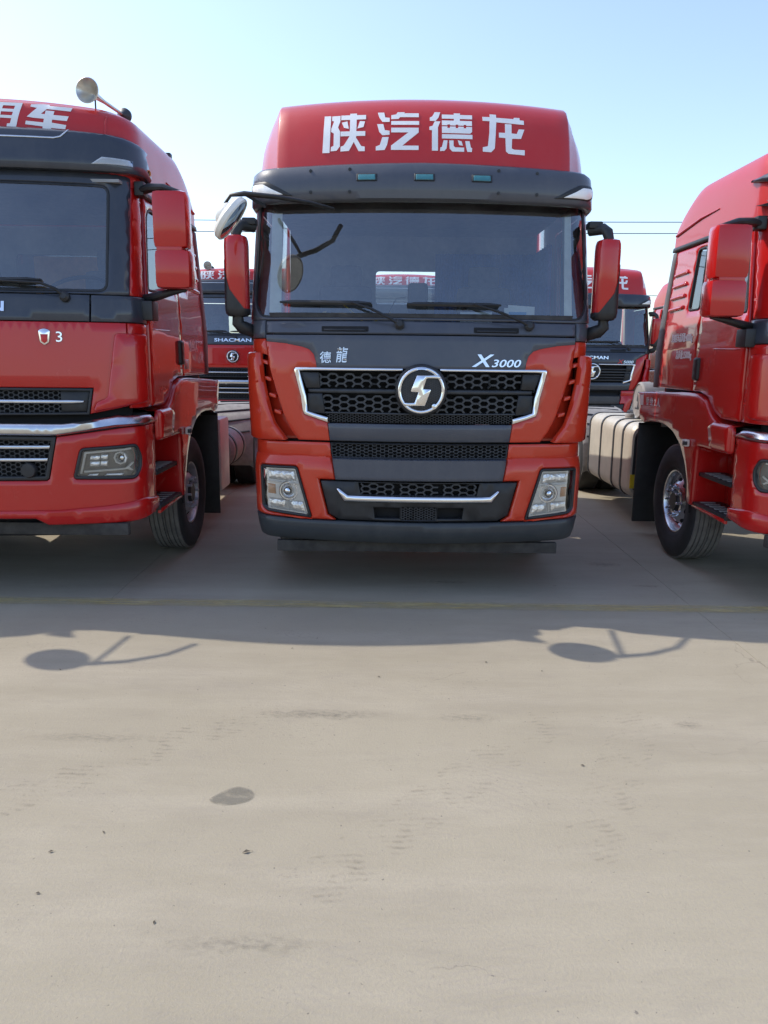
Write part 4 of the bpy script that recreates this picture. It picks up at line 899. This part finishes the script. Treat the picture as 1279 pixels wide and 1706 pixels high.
zlow = lambda z: z if z < .6 else .6 + (z - .6) * .928
MAIN = (.255, 5.55, 0)
truck_a('central dark grey and orange red truck cab facing the camera with white roof lettering', MAIN)
truck_b('red truck on the left with a silver horn on its roof', (-3.02, 5.38, 0), None, 'yong', sidetext={1: [('乘坐2人', .075, 1.86, 1.86, 'door', .8)]}, group='front row of trucks')
truck_b('red truck at the right edge, cream fuel tank behind its chrome front wheel', (3.87, 5.20, 0), zlow, 'sqdl', near=2, vend=.52, mdz=-.045,
        sidetext={-1: [('准拖挂车总质量:40000kg', .062, 1.80, 2.085, 'door', .52), ('总质量:25000kg', .062, 1.72, 1.925, 'door', .62), ('乘 坐 2 人', .064, 2.32, 1.445, 'fender', 1.0)]}, group='front row of trucks')
truck_b('red truck just outside the left edge, next to the truck with the silver horn', (-6.05, 5.38, 0), None, 'sqdl', near=0, group='front row of trucks')  # out of view, added for the shadow it casts on the left ground
# the row behind
truck_b('far red truck seen in the gap between the left truck and the central truck', (-3.13, 16.0, 0), None, 'sqdl', near=1, horn=-.62, group='trucks parked in the row behind')
truck_b('far red truck whose roof sign shows through the rear window of the central cab', (.37, 16.8, 0), None, 'sqdl', near=0, horn=0, group='trucks parked in the row behind')
truck_a('far dark fronted truck with X5000 lettering seen right of the central cab', (4.22, 16.0, 0), 'X5000', False, group='trucks parked in the row behind')
truck_b('farthest red truck, a sunlit sliver behind the rear edge of the right truck', (7.35, 16.0, 0), None, 'sqdl', near=0, horn=0, group='trucks parked in the row behind')
# loose things on the dashboard of the central cab
def at_main(x, y, z): return (MAIN[0] + x, MAIN[1] + y, z)
t = empty('dash_monitor', at_main(-.02, .42, 2.05), 'black dash monitor standing behind the windscreen of the central cab', 'monitor')
MB().box((0, 0, .17), (.15, .06, .22), .025).build('casing', 'plas', t); MB().box((0, 0, .03), (.05, .05, .1), .01).box((0, .02, -.005), (.22, .10, .012), .003).build('stand', 'plas', t)
MB().box((-.02, -.034, .20), (.05, .004, .05)).box((.03, -.034, .14), (.05, .004, .04)).build('sticker', 'plasg', t)
MB().tube([(-.08, .02, .18), (-.16, .04, .17), (-.22, .05, .06)], .004, 6).build('cable', 'plasg', t)
from mathutils import Euler
t = empty('paper_sheet', at_main(.74, .40, 2.06), 'cream paper with a blue print lying on the dashboard of the central cab', 'paper')
MB().box((0, 0, .05), (.22, .003, .10), 0, Euler((-.35, 0, .0))).build('sheet', 'paper', t); MB().box((.02, .02, .062), (.20, .003, .11), 0, Euler((-.35, .06, 0))).build('sheet', 'paper', t)
MB().box((-.01, -.006, .05), (.13, .002, .035), 0, Euler((-.35, 0, 0))).build('print', 'bprint', t)
t = empty('paper_note', at_main(.42, .40, 2.06), 'small white printed note low behind the windscreen by the right wiper', 'paper')
MB().box((0, 0, .02), (.24, .003, .09), 0, Euler((-.35, 0, 0))).build('sheet', 'paper', t)
m = MB()
for i in range(3):
    for j in range(7): m.box((-.10 + .03 * j, -.004 - .02 * (1 - i) * .35, .02 + .022 * (i - 1)), (.018, .002, .009), 0, Euler((-.35, 0, 0)))
m.build('print', 'plasg', t)

# ------------------------------------------------------------------ ground
def concrete():
    m, N, L, b = new_mat('dusty_concrete')
    def mask(src, lo, hi, mx): return ramp(N, L, src, lo, hi, (0, 0, 0), (mx, mx, mx))
    def mul(a, c):
        q = N.new('ShaderNodeMath'); q.operation = 'MULTIPLY'; L.new(a, q.inputs[0]); L.new(c, q.inputs[1]); return q.outputs[0]
    base = ramp(N, L, noise(N, L, .5, 7, .62), .28, .74, (.305, .264, .186), (.39, .344, .25))
    c = mixc(N, L, mask(noise(N, L, 1.1, 8, .7, (.3, 1.5, 1)), .46, .74, .75), base, (.44, .385, .29))              # swept pale dust
    c = mixc(N, L, mask(noise(N, L, 1.0, 10, .74, (.45, 1.7, 1)), .50, .72, .55), c, (.255, .222, .165))               # long drag marks
    c = mixc(N, L, mask(noise(N, L, 4.5, 9, .8, (.6, 1.7, 1)), .54, .72, .40), c, (.245, .215, .175))
    n4 = noise(N, L, 75, 5, .75); c = mixc(N, L, mask(n4, .40, .70, .50), c, (.30, .268, .228))                      # grain
    patch = mask(noise(N, L, 1.3, 6, .7, (.8, 1.5, 1)), .52, .64, 1.)
    c = mixc(N, L, mul(mask(noise(N, L, 40, 5, .7, (.9, 1.2, 1)), .57, .68, .6), patch), c, (.16, .145, .125))      # specks in patches
    c = mixc(N, L, mask(noise(N, L, 55, 2, .4), .73, .77, .7), c, (.13, .115, .10))                                  # lone grit
    for ang, scl, k in ((24, 9, .55), (-12, 11, .4), (38, 8, .4)):                                                   # faint tyre tracks
        t = N.new('ShaderNodeTexCoord'); mp = N.new('ShaderNodeMapping'); mp.inputs['Rotation'].default_value = (0, 0, R_(ang)); L.new(t.outputs['Object'], mp.inputs[0])
        wv = N.new('ShaderNodeTexWave'); wv.bands_direction = 'Y'; wv.inputs['Scale'].default_value = scl; wv.inputs['Distortion'].default_value = 2.5; wv.inputs['Detail'].default_value = 3; wv.inputs['Detail Scale'].default_value = 3; L.new(mp.outputs[0], wv.inputs['Vector'])
        c = mixc(N, L, mul(mask(wv.outputs[0], .55, .95, 1.), mask(noise(N, L, .5 + ang * .003, 4, .6, (1, 1.6, 1)), .54, .70, k)), c, (.29, .255, .215))
    t = N.new('ShaderNodeTexCoord'); vo = N.new('ShaderNodeTexVoronoi'); vo.feature = 'DISTANCE_TO_EDGE'; vo.inputs['Scale'].default_value = .8
    wn = N.new('ShaderNodeTexNoise'); wn.inputs['Scale'].default_value = 3; wn.inputs['Detail'].default_value = 6; L.new(t.outputs['Object'], wn.inputs['Vector'])
    va = N.new('ShaderNodeVectorMath'); va.operation = 'MULTIPLY_ADD'; L.new(wn.outputs['Color'], va.inputs[0]); va.inputs[1].default_value = (.5, .5, 0); L.new(t.outputs['Object'], va.inputs[2]); L.new(va.outputs[0], vo.inputs['Vector'])
    c = mixc(N, L, mul(ramp(N, L, vo.outputs['Distance'], .0005, .004, (.6, .6, .6), (0, 0, 0)), mask(noise(N, L, .7, 4, .6), .55, .66, 1.)), c, (.15, .13, .105))   # short hairline cracks
    L.new(c, b.inputs['Base Color']); setp(b, Roughness=.9); b.inputs['Specular IOR Level'].default_value = .25
    bump(N, L, b, n4, .55, .005); return m
CON = concrete()
def slab_geo(x0, x1, y0, y1, n=1):
    e = .0018; return [(x0 + e, y0 + e, 0), (x1 - e, y0 + e, 0), (x1 - e, y1 - e, 0), (x0 + e, y1 - e, 0), (x0 + e, y0 + e, -.03), (x1 - e, y0 + e, -.03), (x1 - e, y1 - e, -.03), (x0 + e, y1 - e, -.03)], [(0, 1, 2, 3), (0, 4, 5, 1), (1, 5, 6, 2), (2, 6, 7, 3), (3, 7, 4, 0)]
g = MB().add([(-3000, -3000, -.012), (3000, -3000, -.012), (3000, 3000, -.012), (-3000, 3000, -.012)], [(0, 1, 2, 3)], False).build('ground', CON); g['kind'] = 'structure'
for y0, y1, xs in ((-12, -3.2, (-10.63, -2.02, 2.282, 10.89)), (-3.2, 5.46, (-14.93, -6.326, 2.282, 10.89)), (5.46, 12.6, (-14.93, -10.63, -6.326, -2.022, 2.282, 6.586, 10.89)), (12.6, 21, (-10.63, -6.326, -2.022, 2.282, 6.586, 10.89)), (21, 33, (-10.63, -2.022, 6.586))):
    for x0, x1 in zip(xs, xs[1:]): MB().add(*slab_geo(x0, x1, y0, y1), False).build('concrete_slab', CON, g)
# worn yellow bay line
m, N, L, b = new_mat('worn_yellow_paint'); setp(b, Roughness=.85)
L.new(ramp(N, L, noise(N, L, 6, 6, .7), .3, .7, (.50, .38, .13), (.58, .49, .26)), b.inputs['Base Color'])
n = ramp(N, L, noise(N, L, 3.0, 9, .72, (.5, 3, 1)), .36, .66, (.06, .06, .06), (.85, .85, .85))
t = N.new('ShaderNodeTexCoord'); sp_ = N.new('ShaderNodeSeparateXYZ'); L.new(t.outputs['UV'], sp_.inputs[0]); ed = N.new('ShaderNodeValToRGB'); e = ed.color_ramp
e.elements[0].position = 0; e.elements[0].color = (0, 0, 0, 1); e.elements[1].position = 1; e.elements[1].color = (0, 0, 0, 1)
for p_ in (.22, .78): q_ = e.elements.new(p_); q_.color = (1, 1, 1, 1)
L.new(sp_.outputs[1], ed.inputs[0]); mu_ = N.new('ShaderNodeMath'); mu_.operation = 'MULTIPLY'; L.new(ed.outputs[0], mu_.inputs[0]); L.new(n, mu_.inputs[1]); L.new(mu_.outputs[0], b.inputs['Alpha']); YEL = m
o = MB().add([(-14, 5.34, .004), (14, 5.26, .004), (14, 5.45, .004), (-14, 5.53, .004)], [(0, 1, 2, 3)], False).build('painted_line', YEL); o['kind'] = 'structure'
uvl = o.data.uv_layers.new(name='UVMap')
for i, uvc in enumerate(((0, 0), (1, 0), (1, 1), (0, 1))): uvl.data[i].uv = (o.data.vertices[o.data.loops[i].vertex_index].co.x / 28 + .5, 0 if o.data.loops[i].vertex_index in (0, 1) else 1)
# oil mark and dry scuffs
def stain(name, loc, outline, col, amax, label, scale=18, soft=.35, lo=.42, hi=.60):
    m, N, L, b = new_mat(name + '_film'); setp(b, Base_Color=col, Roughness=.85)
    t = N.new('ShaderNodeTexCoord'); mp = N.new('ShaderNodeMapping'); mp.inputs['Location'].default_value = (-1, -1, 0); mp.inputs['Scale'].default_value = (2, 2, 0)
    L.new(t.outputs['Generated'], mp.inputs[0]); ln = N.new('ShaderNodeVectorMath'); ln.operation = 'LENGTH'; L.new(mp.outputs[0], ln.inputs[0])
    fall = ramp(N, L, ln.outputs['Value'], 1 - soft, 1.0, (1, 1, 1), (0, 0, 0))
    nz = ramp(N, L, noise(N, L, scale, 7, .7, (.6, 1.6, 1)), lo, hi, (amax * .1,) * 3, (amax,) * 3)
    mm = N.new('ShaderNodeMath'); mm.operation = 'MULTIPLY'; L.new(fall, mm.inputs[0]); L.new(nz, mm.inputs[1]); L.new(mm.outputs[0], b.inputs['Alpha'])
    k = MB(); V, F = sheet_geo(outline, lambda u, v, o=0: (u, v, 0), th=0, res=.05, bev=0); k.add(V, F, False)
    o = k.build(name, m); o.location = loc; o['label'] = label; o['category'] = 'stain'; return o
egg = []
for i in range(40):
    a = 2 * math.pi * i / 40; r = 1 + .10 * math.cos(a - .3); u, v = .108 * math.cos(a), .058 * math.sin(a) * (1 + .42 * math.cos(a))
    egg.append((u * .86 - v * .50, u * .50 + v * .86))
ring = [(-.0 + .045 + .034 * math.cos(a), .022 + .024 * math.sin(a)) for a in [2 * math.pi * k / 18 for k in range(18)]]
stain('oil_stain', (-.62, 2.866, .004), egg, (.17, .16, .13), .50, 'dark egg shaped damp mark on the sunlit concrete', 14, .10, .36, .50)
rd = random.Random(3)
def streak(n, L_, wd):
    top, bot = [], []
    for i in range(n + 1):
        t = i / n; e = math.sin(math.pi * t) ** .5
        top.append((L_ * (t - .5), wd * e * (.4 + rd.random()))); bot.append((L_ * (t - .5), -wd * e * (.4 + rd.random())))
    return bot + top[::-1][1:-1]
for (px, py, ln, wd, am, lab) in ((-.30, 3.62, .48, .035, .55, 'long dark scuff streak on the concrete ahead of the shadow edge'), (.42, 3.60, .26, .03, .40, 'short grey scuff streak right of the long dark one'),
        (-.42, 2.06, .36, .03, .42, 'broken scuff streak on the near concrete below the damp mark'), (-1.35, 3.35, .5, .03, .35, 'pale grey scuff streak on the left of the sunlit concrete'), (-.42, 1.73, .06, .02, .5, 'smudge low in the picture near the left of centre'),
        (1.52, 3.55, .10, .03, .5, 'small oily smudge at the right of the sunlit concrete'), (1.95, 6.6, .22, .05, .7, 'dark oil spot on shaded concrete right of the central truck'), (2.12, 5.95, .18, .03, .6, 'thin dark oil spot on the joint in front of the right truck'), (.5, 6.0, .28, .04, .6, 'speckled oil patch in the shade under the central bumper')):
    stain('scuff_mark', (px, py, .004), streak(14, ln * 1.6, wd * 1.6), (.15, .135, .11), am * .75, lab, 34, .8, .46, .62)
def track(ax, ay, bx, by, wd, am, label):
    L2 = math.hypot(bx - ax, by - ay); m, N, L, b = new_mat('tyre_track_dust'); setp(b, Base_Color=(.20, .172, .13), Roughness=.9)
    t = N.new('ShaderNodeTexCoord'); wv = N.new('ShaderNodeTexWave'); wv.bands_direction = 'DIAGONAL'; wv.inputs['Scale'].default_value = 13; wv.inputs['Distortion'].default_value = 3.5; wv.inputs['Detail'].default_value = 2; L.new(t.outputs['Object'], wv.inputs['Vector'])
    n = ramp(N, L, noise(N, L, 7, 9, .8), .50, .66, (0, 0, 0), (am * .75, am * .75, am * .75)); q = N.new('ShaderNodeMath'); q.operation = 'MULTIPLY'; L.new(ramp(N, L, wv.outputs[0], .35, .9), q.inputs[0]); L.new(n, q.inputs[1]); L.new(q.outputs[0], b.inputs['Alpha'])
    o = MB().add([(0, -wd / 2, 0), (L2, -wd / 2, 0), (L2, wd / 2, 0), (0, wd / 2, 0)], [(0, 1, 2, 3)], False).build('tyre_track', m)
    o.location = (ax, ay, .003); o.rotation_euler = (0, 0, math.atan2(by - ay, bx - ax)); tag(o, label, 'tyre track')
track(-2.2, 2.2, -.55, 3.7, .22, .55, 'faint ribbed tyre track running up from the left edge')
track(-.25, 2.3, .85, 3.6, .24, .40, 'faint ribbed tyre track crossing the middle of the sunlit concrete')
track(.75, 2.5, 1.35, 3.7, .22, .32, 'faintest tyre track, on the right of the sunlit concrete')
# dry leaf scraps and grit lying about
lf = MB(); lf.add([(0, -.012, .002), (.006, 0, .006), (0, .014, .003), (-.006, .001, .007)], [(0, 1, 2, 3)]); lf.add([(0, .012, .003), (.002, .02, .004), (-.001, .02, .003)], [(0, 1, 2)])
proto = lf.build('leaf_scrap', plain('dry_leaf', (.085, .07, .05), .8)); first = True
spots = [(-.49, 2.51), (.93, 4.21), (-.72, 4.62), (-.56, 4.52), (-.42, 4.70), (1.0, 4.93), (.16, 5.45), (.33, 4.98), (.62, 4.33), (2.62, 5.17), (1.38, 5.93), (-.78, 4.87), (-.02, 4.1), (-1.2, 2.5), (-1.15, 2.28), (-1.05, 2.62), (-.72, 2.15), (.5, 3.32), (.02, 1.66), (1.05, 3.0), (-1.0, 3.9), (-1.85, 4.15), (.9, 3.15)]
for i, (x, y) in enumerate(spots):
    o = proto if first else proto.copy()
    if not first: COL.objects.link(o)
    first = False; s = rd.uniform(.35, .9) if i else 1.2
    o.location = (x, y, .001); o.rotation_euler = (0, 0, rd.uniform(0, 6.28)); o.scale = (s, s, s)
    o['label'] = 'tiny dry leaf scrap lying loose on the concrete'; o['category'] = 'leaf'; o['group'] = 'leaf scraps on the concrete'
# overhead wires far behind the yard
def wire(y, z0, z1, label):
    m = MB(); m.tube([(-90 + 180 * k / 60, y, z0 + (z1 - z0) * k / 60 - 1.2 + 1.2 * ((k / 30 - 1) ** 2)) for k in range(61)], .022, 5)
    tag(m.build('overhead_wire', 'plas'), label, 'wire', 'overhead wires')
wire(45, 9.9, 10.9, 'upper of two overhead wires crossing the sky behind the trucks')
wire(45, 9.3, 10.3, 'lower of two overhead wires crossing the sky behind the trucks')
wire(60, 7.6, 7.8, 'lowest thin overhead wire seen beside the right truck')
